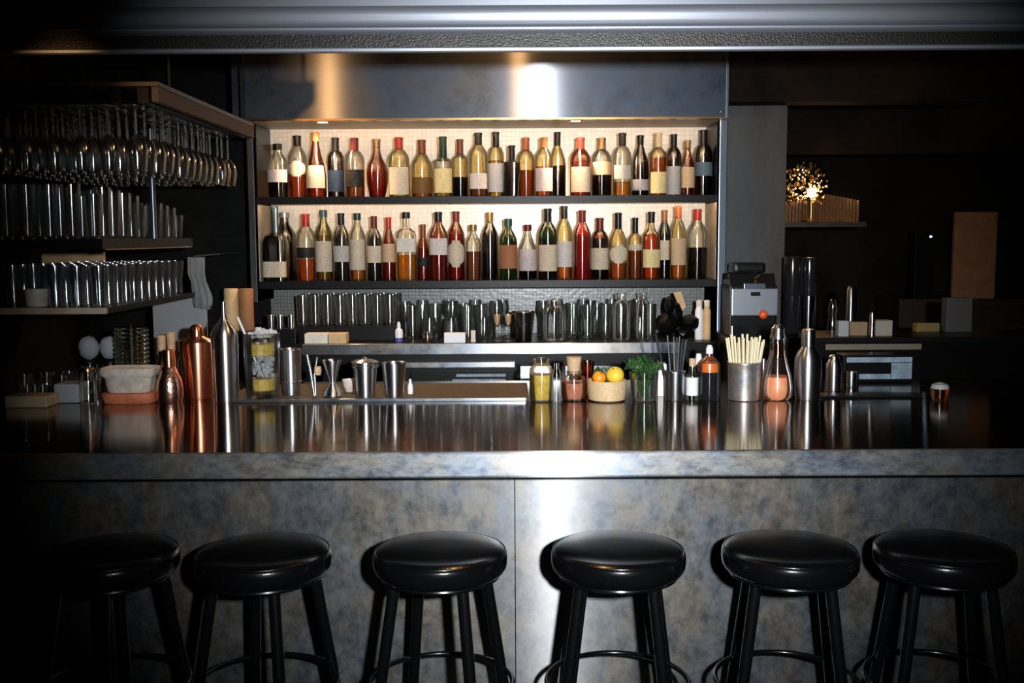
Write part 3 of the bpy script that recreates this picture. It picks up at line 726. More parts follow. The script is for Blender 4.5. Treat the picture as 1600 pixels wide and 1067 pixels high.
# copper cobbler bottle and copper tins
lathed('copper_shaker', 'small bottle shaped hammered copper shaker, leftmost of the metal shakers', 'shaker', 266, OD, zt, [
    ('body', [(0, 628), (19, 628), (21, 620), (21, 605), (19, 592), (14, 580), (11, 573), (10, 570)], M['copper_hammered']),
    ('cap', [(11, 572), (11.5, 565), (10, 549), (9, 546), (0, 545)], M['copper'])])
lathed('copper_shaker', 'large smooth copper cobbler shaker with domed cap', 'shaker', 311, OD+.11, zt, [
    ('body', [(0, 628), (21, 628), (22.5, 622), (27, 548), (27, 543)], M['copper']),
    ('lid', [(27.5, 545), (27.5, 540), (22, 536), (13, 533), (11, 531)], M['copper']),
    ('cap', [(11.5, 532), (11.5, 524), (10, 518), (6, 514), (0, 513)], M['copper'])])
lathed('steel_shaker', 'tall chrome shaker with long pointed spire top', 'shaker', 354, OD+.02, zt, [
    ('body', [(0, 628), (18.5, 628), (19.5, 622), (21, 540), (20.5, 527)], M['chrome']),
    ('lid', [(20.5, 527.5), (21, 524), (18, 516), (13, 509), (8, 504), (6, 500), (4, 492), (3, 480), (2.6, 473), (0, 471)], M['chrome'])])
# cut crystal glass with ice, orange wheels and straw
g0 = OD+.0
cg = thing('iced_cocktail', 'cut crystal highball of ice and orange wheels with a straw', 'drink', (PX(407, g0, 622), g0+.04, ztm+.0005))
k = g0/F; h = hh(519, 622, g0)
bm = L([(0, 0), (22*k, 0), (26*k, .004), (28*k, .5*h), (29*k, h-.002), (28*k, h), (27*k, h-.004), (25.5*k, .014), (0, .010)], seg=18)
obj('tumbler', bm, M['crystal'], cg, smooth=8)
for j, (zz, nm) in enumerate(((.13, 'lower'), (.66, 'upper'))):
    obj('orange_wheel', L([(0, zz*h), (20*k, zz*h), (21.5*k, zz*h+.004), (21.5*k, zz*h+.042), (20*k, zz*h+.046), (0, zz*h+.046)], seg=18), M['lemonslice'], cg, smooth=10)
bm = bmesh.new()
for i in range(130):
    a = random.uniform(0, 2*PI); r = random.uniform(.2, .9)*24*k; zz = random.choice((random.uniform(.34, .62), random.uniform(.95, 1.05), random.uniform(.05, .95)))*h
    if zz > .9*h or r > 15*k or 1:
        s = random.uniform(.004, .008)
        q = bmesh.ops.create_cube(bm, size=s*2, matrix=Matrix.Translation((r*math.cos(a), r*math.sin(a), max(.02, zz))) @ Euler([random.uniform(0, 3) for _ in range(3)]).to_matrix().to_4x4())
ob = obj('crushed_ice', bm, M['ice'], cg, smooth=None); ob['kind'] = 'stuff'
obj('straw', T([(-.02, .005, .5*h), (-27*k-.0, .0, h+.004), (-36*k, -.005, h+.062)], .0045, seg=8), M['white'], cg)
# steel pieces on the mat
lathed('mixing_tin', 'straight steel mixing tin right of the iced cocktail', 'tin', 455, OD+.14, ztm, [
    ('body', [(0, 619), (14.5, 619), (15.5, 614), (16, 598), (17, 552), (17.6, 549), (17, 548), (16, 551), (14, 612), (0, 613)], M['steel']),
    ('band', [(16.1, 600), (17.0, 599), (16.2, 597)], M['steel'])])
sp = thing('bar_tongs', 'small steel ice tongs leaning beside the mixing tin', 'tongs', (PX(483, OD, 618), OD+.06, ztm+.0005))
obj('arm', T([(.008, 0, .006), (-.004, 0, .10), (-.016, 0, .165)], .0055, seg=10), M['chrome'], sp)
obj('arm', T([(.012, .008, .006), (.010, .01, .08), (.018, .012, .155)], .0045, seg=10), M['chrome'], sp)
obj('cork_grip', L([(0, .085), (.012, .085), (.015, .10), (.013, .118), (0, .119)], seg=14, ox=.021, oy=.014), M['cork'], sp)
lathed('jigger', 'hourglass steel jigger with wide base, centre left of the mat', 'jigger', 520, OD+.06, ztm, [
    ('body', [(0, 618), (14, 618), (15.5, 615), (11, 605), (5, 597), (4.5, 593), (8, 583), (12, 570), (15, 562), (15.3, 560), (14, 562), (3.5, 592), (0, 593)], M['chrome'])])
lathed('lidded_tin', 'steel canister with ringed lid on the bar mat', 'canister', 571, OD+.07, ztm, [
    ('body', [(0, 618), (15, 618), (16, 613), (18.5, 575), (18.5, 572)], M['steel']),
    ('lid', [(18.5, 573), (21, 572), (21, 569.5), (18, 569), (18, 567), (21.5, 566), (21.5, 563.5), (16, 561), (5, 559.5), (3, 557), (0, 556)], M['chrome'])])
lathed('steel_cup', 'plain tapered steel cup, rightmost on the bar mat', 'cup', 616, OD+.07, ztm, [
    ('body', [(0, 618), (13.5, 618), (14.5, 614), (19, 568), (19.8, 565), (18.5, 565.5), (13, 610), (0, 611)], M['steel'])])
lathed('wine_stopper', 'tiny white stopper standing right of the steel cup', 'stopper', 641, OD+.13, ztm, [
    ('body', [(0, 606), (4, 606), (4.5, 600), (4, 592), (2, 588), (2, 583), (0, 582)], M['white'])])
lathed('small_bowl', 'tiny pale bowl behind the jigger on the mat', 'bowl', 546, OD+.2, ztm, [
    ('body', [(0, 598), (6, 598), (10, 588), (12, 579), (11, 579), (8, 590), (0, 592)], M['marble'])])
# right group
zr = zt
x = lambda px, D=OD: PX(px, D, 626)
lj = make_jar('lemon_jar', 'clear glass jar packed with lemon slices', x(846), OD, zt, hh(560, 626, OD), 19*OD/F, .66, fillm=M['lemonslice'], fill=.62)
make_jar('glass_bottle', 'slim clear glass bottle between the lemon jar and the corked jar', x(869), OD-.035, zt, hh(566, 626, OD), 8*OD/F, .5)
cj = make_jar('corked_jar', 'round glass jar of red spice with tall cork stopper', x(897), OD+.02, zt, hh(580, 625, OD), 20*OD/F, .55, fillm=M['spice'], fill=.60)
obj('cork_stopper', L([(0, hh(584, 625, OD)), (9*OD/F, hh(584, 625, OD)), (12.5*OD/F, hh(558, 625, OD)), (0, hh(557, 625, OD))], seg=20), M['cork'], cj)
for i, (px, r) in enumerate(((889, 10), (918, 11))):
    t_ = tag(obj('water_glass', L(wall_glass(hh(563, 612, OD+.2), r*.8*(OD+.2)/F, r*(OD+.2)/F), seg=20), M['amberglass' if i else 'glass']),
             ('small clear glass behind the corked jar', 'small amber tinted glass behind the corked jar')[i], 'glass')
    t_.location = (PX(px, OD+.2), OD+.2, zt+.0005)
fb = thing('fruit_bowl', 'speckled tan stoneware bowl holding citrus fruit', 'bowl', (x(948), OD, zt+.0005))
k = OD/F; hb_ = hh(596, 628, OD)
obj('bowl', L([(0, 0), (25*k, 0), (29*k, .006), (31*k, hb_*.6), (31.5*k, hb_-.003), (30.5*k, hb_), (29*k, hb_-.004), (27*k, .02), (0, .012)], seg=44), M['stone'], fb)
def fruit(name, px, py, r, m, lb, D=OD):
    p = P(px, py, D)
    bm = bmesh.new(); bmesh.ops.create_uvsphere(bm, u_segments=28, v_segments=18, radius=r)
    for v in bm.verts: v.co.z *= .93; v.co.z -= .002*math.exp(-(v.co.x**2+v.co.y**2)/(.2*r*r))*(1 if v.co.z > 0 else 0)
    f = thing(name, lb, 'fruit', (p.x, D, p.z))
    obj('skin', bm, m, f)
    obj('stem_scar', L([(0, .0015), (.003, .001), (.004, 0)], seg=8, oz=r*.93-.0025), M['leaf'], f)
    f.rotation_euler = (random.uniform(.2, .5), random.uniform(-.4, .4), 0)
    return f
fruit('orange', 936, 590, .026, M['orange'], 'small bright orange on the left in the stoneware bowl', OD-.012)
fruit('lemon', 961, 586, .0345, M['lemon'], 'larger yellow citrus fruit on the right in the stoneware bowl', OD+.014)
fruit('lime', 945, 601, .024, M['leaf'], 'green lime deep behind the orange in the stoneware bowl', OD+.035)
# mint bunch in a glass
def leafbunch(bm, c, n, rx, ry, rz, s0, s1):
    for i in range(n):
        a, b = random.uniform(0, 2*PI), random.uniform(-1, 1)
        q = math.sqrt(1-b*b); rr = random.uniform(.5, 1)
        p = Vector(c)+Vector((rx*q*math.cos(a)*rr, ry*q*math.sin(a)*rr, rz*b*rr))
        s = random.uniform(s0, s1)
        mt_ = Matrix.Translation(p) @ Euler([random.uniform(-1.2, 1.2), random.uniform(-1.2, 1.2), random.uniform(0, 6.3)]).to_matrix().to_4x4()
        pts = [(-1, 0, -.1), (-.4, -.42, .05), (.35, -.38, .08), (1, 0, -.15), (.35, .38, .08), (-.4, .42, .05)]
        ctr = bm.verts.new(mt_ @ Vector((0, 0, .22*s)))
        vs = [bm.verts.new(mt_ @ (Vector(v)*s)) for v in pts]
        for j in range(6): bm.faces.new((vs[j], vs[(j+1) % 6], ctr))
mg = thing('mint_glass', 'glass of water crammed with fresh green mint', 'herbs', (x(1006), OD+.0, zt+.0005))
h = hh(585, 629, OD)
obj('tumbler', L(wall_glass(h, 20*k, 23*k), seg=28), M['glass'], mg)
bm = bmesh.new(); leafbunch(bm, (0, .0, h+.018), 170, .066, .045, .036, .010, .021); leafbunch(bm, (-.015, .0, h+.03), 40, .062, .045, .03, .010, .022); leafbunch(bm, (0, 0, h*.6), 60, .040, .038, .03, .005, .010)
ob = obj('mint_leaves', bm, M['leaf'], mg, smooth=None); ob['kind'] = 'stuff'
bm = bmesh.new()
for i in range(12):
    a = i*.52; tube(bm, [(.012*math.cos(a), .012*math.sin(a), .012), (.03*math.cos(a), .03*math.sin(a), h), (.045*math.cos(a), .035*math.sin(a), h+.03)], .0016, seg=6)
obj('stems', bm, M['leaf'], mg)
bm = bmesh.new(); leafbunch(bm, (0, 0, 0), 26, .04, .02, .016, .008, .016)
lv = simple('loose_mint', bm, M['leaf'], 'loose green leaves behind the fruit bowl', 'herbs', smooth=None); lv.location = (PX(940, OD+.09), OD+.10, zt+.100); 
hg = tag(obj('herb_glass', L(wall_glass(.075, .022, .026), seg=20), M['glass']), 'clear glass behind the fruit bowl holding loose leaves', 'glass'); hg.location = (PX(940, OD+.10), OD+.10, zt+.0005)
fbox('white_carton', 1028, 1041, 570, 621, OD+.08, .05, zt, M['white'], 'tall narrow white carton behind the black straw cup', 'carton')
# cups with straws
c1, r1, h1 = cup('straw_cup', 'plain steel cup holding black straws', 1054.5, 583, 628, OD, zt, 33, M['steel'], .95)
random.seed(11)
for j, (dx, dy, tx, ty, ln) in enumerate([(-.026, .01, -.075, .01, .252), (-.012, .01, -.028, .02, .245), (-.004, -.02, -.012, -.03, .245), (.008, .016, .020, .03, .240), (.012, 0, .028, 0, .232), (.02, .01, .045, .02, .228), (.004, .02, .010, .035, .236), (.015, -.02, .034, -.03, .230)]):
    s_ = obj('black_straw', T([(dx*.7, dy*.7, .01), (tx, ty, ln)], .0035, seg=8), M['blackstraw'])
    s_.location = c1.location
    tag(s_, 'thin black drinking straw standing in the plain steel cup' if j else 'black straw leaning furthest out of the plain steel cup to the left', 'straw', 'black straws in the cup')
c2, r2, h2 = cup('straw_cup', 'wide etched steel cup holding cream straws', 1162, 569, 628, OD, zt, 52, M['hammered'], .93)
for j in range(26):
    n0, n1, rr = ((0, 13, .048), (13, 9, .034), (22, 4, .018))[0 if j < 13 else 1 if j < 22 else 2]
    a = PI+PI*(j-n0+.5)/n1
    bx, by = rr*.75*math.cos(a), rr*.75*math.sin(a)
    tx, ty = (rr*1.50)*math.cos(a), rr*1.2*math.sin(a)
    s_ = obj('cream_straw', T([(bx, by, .008), (tx, ty, h2+.075+random.uniform(0, .035))], .0042, seg=8), M['straw'])
    s_.location = c2.location
    tag(s_, 'cream paper straw packed into the etched steel cup', 'straw', 'cream straws in the cup')
# small bottle with white label
sb = lathed('sauce_bottle', 'small bottle with plain white label right of the black straws', 'bottle', 1081, OD-.01, zt, [
    ('body', [(0, 628), (9, 628), (9.5, 624), (9.5, 594), (8, 588), (5, 583), (4.5, 566)], M['smoked']),
    ('paper_label', [(9.8, 620), (9.9, 619), (9.9, 593), (9.8, 592)], M['white']),
    ('cap', [(4.9, 575), (5.2, 574), (5.0, 563), (0, 562)], M['cork'])])
lathed('squeeze_bottle', 'clear bottle with white tapered cap behind the small white labelled bottle', 'bottle', 1091, OD+.09, zt, [
    ('body', [(0, 612), (11, 612), (12, 606), (12, 585), (8, 571), (5, 562)], M['glass']),
    ('cap', [(5.6, 563), (5.6, 558), (4, 546), (0, 545)], M['white'])])
lathed('syrup_canister', 'black canister with orange syrup at its top', 'canister', 1107.5, OD, zt, [
    ('body', [(0, 628), (17, 628), (18, 624), (18, 584)], M['blackgloss']),
    ('syrup', [(0, 584.5), (17, 584), (17.5, 576), (16, 570), (0, 569)], M['orangejuice']),
    ('shoulder', [(18, 584), (17.6, 572), (12, 565), (6, 561), (5, 556), (5, 552)], M['glass']),
    ('cap', [(5.6, 556), (5.6, 548), (3.5, 543), (0, 542)], M['white'])])
# pitcher of pink juice
lathed('juice_bottle', 'flared glass bottle half full of coral pink juice with metal pourer', 'bottle', 1213.5, OD, zt, [
    ('glass_body', [(0, 628), (20, 628), (24, 622), (24.5, 608), (22, 590), (17, 574), (13, 558), (11.5, 545), (11.5, 535), (13, 532)], M['glass']),
    ('juice', [(0, 627), (19.5, 627), (23.5, 621.5), (24.1, 608), (22.0, 592), (0, 591)], M['pink']),
    ('tinted_neck', [(13.2, 562), (12.5, 556), (12, 548), (12, 540)], M['amberglass']),
    ('pourer', [(12.4, 534), (12.8, 530), (11, 526), (10.5, 517), (6, 512), (0, 511)], M['chrome'])])
lathed('steel_shaker', 'brushed steel shaker with screw cap right of the juice bottle', 'shaker', 1261, OD, zt, [
    ('body', [(0, 627), (17.5, 627), (19, 622), (21, 590), (20.5, 565), (17, 555), (11, 547), (9.5, 543)], M['steel']),
    ('cap', [(10.8, 544), (11, 540), (10.5, 521), (9, 518), (0, 517)], M['chrome'])])
lathed('thin_flask', 'narrow steel flask squeezed behind etched cup and juice bottle', 'flask', 1192, OD+.10, zt, [
    ('body', [(0, 615), (4, 615), (4.5, 580), (4, 562), (3, 558), (0, 557)], M['chrome'])])
lathed('steel_shaker', 'small ribbed steel shaker set back at the right of the counter', 'shaker', 1302, OD+.22, zt, [
    ('body', [(0, 606), (11, 606), (12, 602), (12.5, 575), (12, 565), (8, 558), (7, 556)], M['steel']),
    ('cap', [(8, 557), (8, 553.5), (6, 551), (0, 550)], M['chrome'])])
lathed('shot_cup', 'tiny steel shot cup beside the small ribbed shaker', 'cup', 1330, OD+.30, zt, [
    ('body', [(0, 598), (7, 598), (8, 595), (8.5, 574), (7.8, 574), (0, 592)], M['steel'])])
simple('serving_tray', B(PX(1288, OD), PX(1450, OD), OD+.02, OD+.10, zt+.0005, zt+.010, bev=.003), M['black_rail'], 'thin dark tray lying at the right of the counter', 'tray')
lathed('candle_cup', 'small amber candle cup alone at the far right of the counter', 'candle', 1468, OD-.05, zt, [
    ('cup', [(0, 627), (11, 627), (13, 622), (14, 608), (13, 608), (0, 620)], M['amberglass']),
    ('lid', [(14, 608), (12, 602), (4, 599), (0, 598)], M['grey'])])

# left group on the bar
x = lambda px, D: PX(px, D, 626)
LD = 3.80
fbox('cutting_block', 8, 74, 619, 637, 3.76, .10, zt, pbr('pale_wood_block', (.46, .38, .24), .6, var=(.38, .30, .18)), 'pale wooden block at the far left of the bar counter', 'block', bev=.006)
bm = B(x(73, LD), x(114, LD), LD+.06, LD+.16, zt+.0005, zt+.075, bev=.012)
simple('folded_towel', bm, M['greycloth'], 'folded pale grey towel next to the wooden block', 'towel')
for i, px in enumerate((44, 56, 68)):
    t_ = tag(obj('shot_glass', L(wall_glass(.055, .014, .017), seg=16), M['glass']), 'small shot glass behind the pale wooden block', 'glass', 'shot glasses at the left'); t_.location = (x(px, 3.98), 3.98, zt+.0005)
make_jar('lidded_jar', 'small clear jar with brass lid left of the ceramic tub', x(139, LD+.05), LD+.05, zt, hh(574, 626, LD), 13*LD/F, .75, lid=M['brass'])
tb = thing('ceramic_tub', 'stained white ceramic tub standing in a terracotta tray', 'tub', (x(200, LD+.05), LD+.09, zt+.0005))
k = LD/F
obj('tray', L([(0, 0), (38*k, 0), (40*k, .004), (42.5*k, .036), (41*k, .040), (0, .040)], seg=36, sq=.6, sy=.62), M['terra'], tb)
obj('tub', L([(0, .041), (32*k, .041), (34*k, .05), (37*k, .095), (42*k, .105), (43.5*k, .112), (44*k, .132), (42*k, .135), (38*k, .13), (34*k, .125), (0, .12)], seg=36, sq=.6, sy=.62), M['marble'], tb)

# ------------------------------------------------------------------ glass shelves on the left
LX = PX(165, 3.6, 480)                      # inner edge of the shelves
zL = PZ(481, 3.6, 165); zU = PZ(373, 4.0, 160)
ls = thing('glass_shelves', 'dark side shelves on the left loaded with rows of glasses', 'shelves')
obj('shelf_board', B(XL+.002, LX, 3.62, 4.62, zL-.022, zL, bev=.002), M['black_rail'], ls)
obj('shelf_edge', B(XL+.002, LX, 3.60, 3.619, zL-.022, zL, bev=.002), M['shelfwood'], ls)
obj('shelf_board', B(XL+.002, LX, 3.60, 4.62, zU-.036, zU, bev=.002), M['black_rail'], ls)
obj('edge_trim', B(LX-.006, LX+.002, 3.62, 4.60, zU-.040, zU-.0362), M['brass'], ls)
obj('shelf_rod', T([(LX-.02, 4.18, zU), (LX-.02, 4.18, 2.10)], .012, seg=12), M['steel_post'], ls)
# glass rack overhead, hung with stemware
zR = PZ(215, 4.68, 390)
RX = PX(390, 4.68, 215)
rk = thing('hanging_glass_rack', 'brown wooden overhead rack on the left hung with stemmed glasses', 'rack')
obj('side_rail', B(RX-.012, RX+.012, 3.45, 4.72, zR, zR+.05, bev=.003), M['woodrail'], rk)
obj('side_rail', B(-1.90, -1.876, 3.45, 4.72, zR, zR+.05, bev=.003), M['woodrail'], rk)
obj('cross_board', B(-1.90, RX+.012, 3.45, 4.72, zR+.051, zR+.065), M['wood'], rk)
for i in range(7):
    xx = -1.84+i*.095
    obj('glass_channel', B(xx-.019+.0475, xx+.019+.0475, 3.47, 4.70, zR+.0, zR+.05, bev=.001), M['black_rail'], rk)
for xx in (-1.88, RX):
    for yy in (3.6, 4.6): obj('hanger_rod', T([(xx, yy, zR+.064), (xx, yy, H)], .006, seg=8), M['black_rail'], rk)
hg = thing('hanging_wine_glass', 'upside down stemmed glass hanging in the overhead rack on the left', 'glass', (0, 0, 0), 0, 'stemmed glasses in the overhead rack')
obj('bowl', L([(.004, -.095), (.017, -.105), (.033, -.130), (.037, -.160), (.030, -.215), (.029, -.215), (.0355, -.160), (.031, -.131), (.012, -.108), (0, -.102)], seg=20), M['rackglass'], hg)
obj('stem', L([(0, -.102), (.0045, -.097), (.0036, -.05), (.0045, -.012), (.015, -.004), (.034, -.001), (.034, .001), (0, .002)], seg=16), M['rackglass'], hg)
f_ = True
for i in range(7):
    for j in range(14):
        loc = (-1.84+i*.095+random.uniform(-.004, .004), 3.53+j*.086, zR-.0015)
        if abs(loc[0]-LX+.02) < .06 and abs(loc[1]-4.18) < .06: continue
        if loc[0] > RX-.03: loc = (RX-.047, loc[1], loc[2])
        if f_: hg.location = loc; f_ = False
        else: dup(hg, loc)
# tumblers on the two shelves
t1 = tag(obj('tall_tumbler', L(wall_glass(.150, .027, .034), seg=20), M['rackglass']), 'tall clear tumbler in the crowded rows on the upper left shelf', 'glass', 'tumblers on the upper left shelf')
f_ = True
for j in range(11):
    for i in range(7):
        xx, yy = LX-.05-i*.078, 3.66+j*.088
        if abs(yy-4.18) < .06 and i == 0: continue
        hgt = 1 if j < 5 else .8
        loc = (xx+random.uniform(-.003, .003), yy+random.uniform(-.003, .003), zU+.0005)
        if f_: t1.location = loc; o = t1; f_ = False
        else: o = dup(t1, loc)
        o.scale = (1, 1, (1.28-.045*j)*(.82 if (i*7+j*3) % 5 == 0 else 1))
t2 = tag(obj('beer_glass', L([(0, 0), (.026, 0), (.027, .006), (.026, .06), (.034, .11), (.035, .145), (.033, .145), (.031, .11), (.024, .06), (.024, .01), (0, .008)], seg=20), M['rackglass']), 'waisted clear glass in the rows on the lower left shelf', 'glass', 'glasses on the lower left shelf')
f_ = True
for j in range(11):
    for i in range(6):
        xx, yy = LX-.05-i*.078, 3.68+j*.084
        if j < 2 and i > 2: continue
        loc = (xx, yy, zL+.0005)
        if f_: t2.location = loc; f_ = False
        else: dup(t2, loc)
simple('salt_tub', L([(0, 0), (.035, 0), (.038, .01), (.040, .062), (.038, .064), (0, .06)], seg=20, ox=PX(62, 3.72, 470), oy=3.70, oz=zL+.0005), M['marble'], 'small pale tub at the near end of the lower left shelf', 'tub')
# wall plate and hanging towel behind the shelves
simple('notice_board', B(XL+.35, PX(70, 4.66), 4.66, 4.68, zL+.02, zU-.06), M['tan'], 'dull tan board behind the glasses on the lower left shelf', 'board')
tw = thing('hanging_towel', 'grey bar towel hanging from the far end of the left shelves', 'towel')
def cloth(pts, depth=.012, nx=10, nz=14, amp=.006):
    """hanging cloth between a left and right outline, folds running down it"""
    bm = bmesh.new(); g = []
    for j in range(nz+1):
        t = j/nz; row = []
        i0 = t*(len(pts)-1); a = int(min(i0, len(pts)-2)); u = i0-a
        l = pts[a][0].lerp(pts[a+1][0], u); r = pts[a][1].lerp(pts[a+1][1], u)
        for i in range(nx+1):
            p = l.lerp(r, i/nx); p.y += amp*math.sin(i*1.9+t*2)*(.4+t)
            row.append(bm.verts.new(p))
        g.append(row)
    for a, b in zip(g, g[1:]):
        for i in range(nx): bm.faces.new((a[i], a[i+1], b[i+1], b[i]))
    geo = bmesh.ops.solidify(bm, geom=bm.faces[:], thickness=.004)
    bmesh.ops.recalc_face_normals(bm, faces=bm.faces)
    return bm
TD = 4.70
obj('towel_cloth', cloth([(P(293, 402, TD), P(320, 402, TD)), (P(293, 428, TD), P(320, 428, TD)), (P(298, 440, TD), P(322, 440, TD)), (P(300, 465, TD), P(332, 465, TD)), (P(303, 480, TD), P(330, 484, TD))]), M['greycloth'], tw)
obj('towel_hook', T([(PX(306, TD), TD, PZ(400, TD)), (PX(306, TD), TD+.02, PZ(398, TD)), (PX(306, TD), 5.498, PZ(396, TD))], .004, seg=8), M['steel_post'], tw)
simple('grey_splash_panel', B(PX(238, 4.75, 500), PX(322, 4.75, 500), 4.76, 4.775, PZ(600, 4.75, 280), PZ(466, 4.75, 280), bev=.002), pbr('grey_laminate', (.22, .235, .25), .5), 'plain grey panel standing behind the left shelves', 'panel')
simple('low_cabinet', B(XL+.002, PX(322, 4.75, 500)+.01, 4.42+.03, 4.755, 0, zt-.02, bev=.004), M['black'], 'dark low cabinet behind the left end of the bar', 'cabinet')
# things under the shelves at left, standing on the bar's rear
lathed('stacked_cups', 'tall stack of ribbed clear plastic cups under the left shelves', 'cups', 208, 4.20, zt, [
    ('cups', [(0, 590)]+[(24+(i % 2)*2.5, 590-i*3.4) for i in range(30)]+[(0, 488)], M['smoked'])])
for i, (px, h_) in enumerate(((255, .19), (270, .21), (287, .185))):
    r_ = lathed('corked_bottle', ('dark bottle with fat cork, leftmost of three behind the copper shakers', 'dark bottle with the tallest cork, middle of three behind the copper shakers', 'dark bottle with small pale cork, right of three behind the copper shakers')[i], 'bottle', px, 4.15, zt, [
        ('glass_body', [(0, 600), (9, 600), (9, 560), (5, 545), (5, 536)], M['darkglass']),
        ('cork', [(4.6, 540), (6, 534), (6.5, 512-(i == 1)*5+(i == 2)*8), (0, 511-(i == 1)*5+(i == 2)*8)], M['cork'])], group='corked dark bottles')
for i, (px, D, lb) in enumerate(((40, 4.05, 'near'), (75, 4.1, 'b'), (110, 4.15, 'c'), (98, 4.02, 'd'), (152, 4.15, 'e'), (176, 4.02, 'f'))):
    t_ = tag(obj('stemless_glass', L([(0, 0), (.02, 0), (.032, .015), (.038, .04), (.034, .09), (.0325, .09), (.036, .04), (.03, .018), (0, .008)], seg=20), M['rackglass']), 'stemless glass standing in the dark under the left shelves', 'glass', 'stemless glasses under the left shelves'); t_.location = (x(px, D), D, zt+.0005)
for i, px in enumerate((140, 172)):
    D = 4.3
    t_ = simple('fabric_pouch', blob(bmesh.new(), (0, 0, .05), .042, .035, .05, .06, 3), M['greycloth'], ('left pale pouch under the left shelves, on a jar', 'right pale pouch under the left shelves, on a jar')[i], 'pouch')
    t_.location = (x(px, D), D+.02, zt+.115)
    make_jar('storage_jar', ('left storage jar under the left shelves with a pale pouch on its lid', 'right storage jar under the left shelves with a pale pouch on its lid')[i], x(px, D), D+.02, zt, .10, .042, .9, lid=M['black'])
# paper-wrapped rolls beyond the tall shaker
rs = simple('side_ledge', B(PX(335, 5.0), PX(407, 5.0), 5.0, 5.45, PZ(640, 5.0), PZ(516, 5.0), bev=.003), M['black'], 'dark ledge left of the back counter carrying two paper rolls', 'ledge')
for i, (px, m) in enumerate(((363, 'tan'), (386, 'brownpanel'))):
    lathed('paper_roll', ('tan upright paper roll left of the shelf post', 'brown upright paper roll touching the shelf post')[i], 'roll', px, 5.08, PZ(516, 5.0)+0, [
        ('roll', [(0, 515), (11, 515), (11.3, 513), (11.3, 452), (10.5, 450), (3, 450), (3, 455), (0, 455)], M[m])], group='upright paper rolls')

# ------------------------------------------------------------------ right side pass
RD = 4.75
zs = PZ(527, RD, 1400)
rc = thing('side_counter', 'dim work counter on the right behind the bar', 'counter')
obj('counter_top', B(bx1+.004, 3.6, RD, 5.12, zs-.025, zs, bev=.002), M['black_rail'], rc)
obj('edge_strip', B(PX(1290, RD), PX(1440, RD), RD-.012, RD-.001, PZ(549, RD), PZ(540, RD), bev=.002), pbr('worn_edge', (.13, .11, .08), .6), rc)
obj('cabinet_body', B(bx1+.004, 3.6, RD+.04, 5.10, 0, zs-.026), M['black'], rc)
fbox_ = lambda *a, **k: fbox(*a, **k)
# coffee grinder / juicer like machine
mD = 4.80
mc = thing('bar_machine', 'black countertop machine with steel face plate and red knob by the pillar', 'machine')
zq = lambda py: PZ(py, mD, 1178)
xq = lambda px: PX(px, mD, 480)
obj('body', B(xq(1141), xq(1216), mD+.02, mD+.20, zs+.0005, zq(446), bev=.008), M['black'], mc)
obj('face_plate', B(xq(1143), xq(1215), mD-.005, mD+.019, zq(493), zq(451), bev=.004), brushed('face_steel', (.30, .33, .37), .35, .3, .8, flat=True), mc)
obj('slot', B(xq(1172), xq(1187), mD-.009, mD-.0055, zq(462), zq(456), bev=.001), M['black'], mc)
obj('top_bracket', B(xq(1162), xq(1196), mD, mD+.03, zq(451.5), zq(443), bev=.003), M['steel_post'], mc)
kb = obj('red_knob', blob(bmesh.new(), (0, 0, 0), .021, .018, .021, 0, 3), pbr('red_knob', (.75, .09, .02), .4), mc, 'orange-red ball knob'); kb.location = (xq(1191), mD-.02, zq(491))
bm = prism_x(bmesh.new(), [(mD+.03, zq(446)), (mD+.06, zq(428)), (mD+.18, zq(428)), (mD+.20, zq(446))], xq(1143), xq(1214))
obj('hopper_base', bm, M['blackgloss'], mc)
obj('hopper_lid', B(xq(1150), xq(1200), mD+.05, mD+.19, zq(428)+.001, zq(411), bev=.015), M['black'], mc)
obj('brass_spout', T([(xq(1181), mD+.03, zq(447)), (xq(1181), mD+.01, zq(436)), (xq(1190), mD+.02, zq(430))], .007, seg=10), M['brass'], mc)
obj('drip_tray', B(xq(1142), xq(1214), mD-.03, mD+.0, zs+.0005, zq(508), bev=.003), M['darksteel'], mc)
# black canisters
for i, (px, w_, t_) in enumerate(((1236, 13, 401), (1262, 11.5, 403))):
    lathed('black_canister', ('tall glossy black canister next to the machine', 'tall dark canister with steel lower half, right of the black one')[i], 'canister', px, 4.90, zs, [
        ('lower_body', [(0, 523), (w_*.9, 523), (w_, 520), (w_, 462)], M['darksteel' if i else 'blackgloss']),
        ('upper_body', [(w_*.96, 462), (w_, 460), (w_, t_+4), (w_*.95, t_), (0, t_-1)], M['blackgloss'])], group='tall canisters')
R_ = [('steel_bottle', 1328, 4.95, 9, 450, 524, 'darksteel', 'slim blue-grey steel bottle on the right side counter', 'bottle'),
      ('steel_tube_cup', 1362, 4.80, 4.5, 488, 526, 'chrome', 'narrow bright steel tube on the right side counter', 'tube')]
for nm, px, D, hw, a, b_, m, lb, ct in R_:
    lathed(nm, lb, ct, px, D, zs, [('body', [(0, b_), (hw*.95, b_), (hw, b_-2), (hw, a+6), (hw*.7, a+1), (0, a)], M[m])])
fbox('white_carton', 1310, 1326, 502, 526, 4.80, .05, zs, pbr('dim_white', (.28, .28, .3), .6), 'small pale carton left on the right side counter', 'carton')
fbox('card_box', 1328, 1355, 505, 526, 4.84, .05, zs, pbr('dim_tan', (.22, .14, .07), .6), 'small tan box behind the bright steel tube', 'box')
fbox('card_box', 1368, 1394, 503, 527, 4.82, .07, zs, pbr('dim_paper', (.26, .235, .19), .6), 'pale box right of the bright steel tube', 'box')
fbox('label_box', 1432, 1468, 502, 515, 5.02, .05, zs, pbr('mustard_card', (.16, .12, .035), .7), 'mustard coloured box at the back of the side counter', 'box')
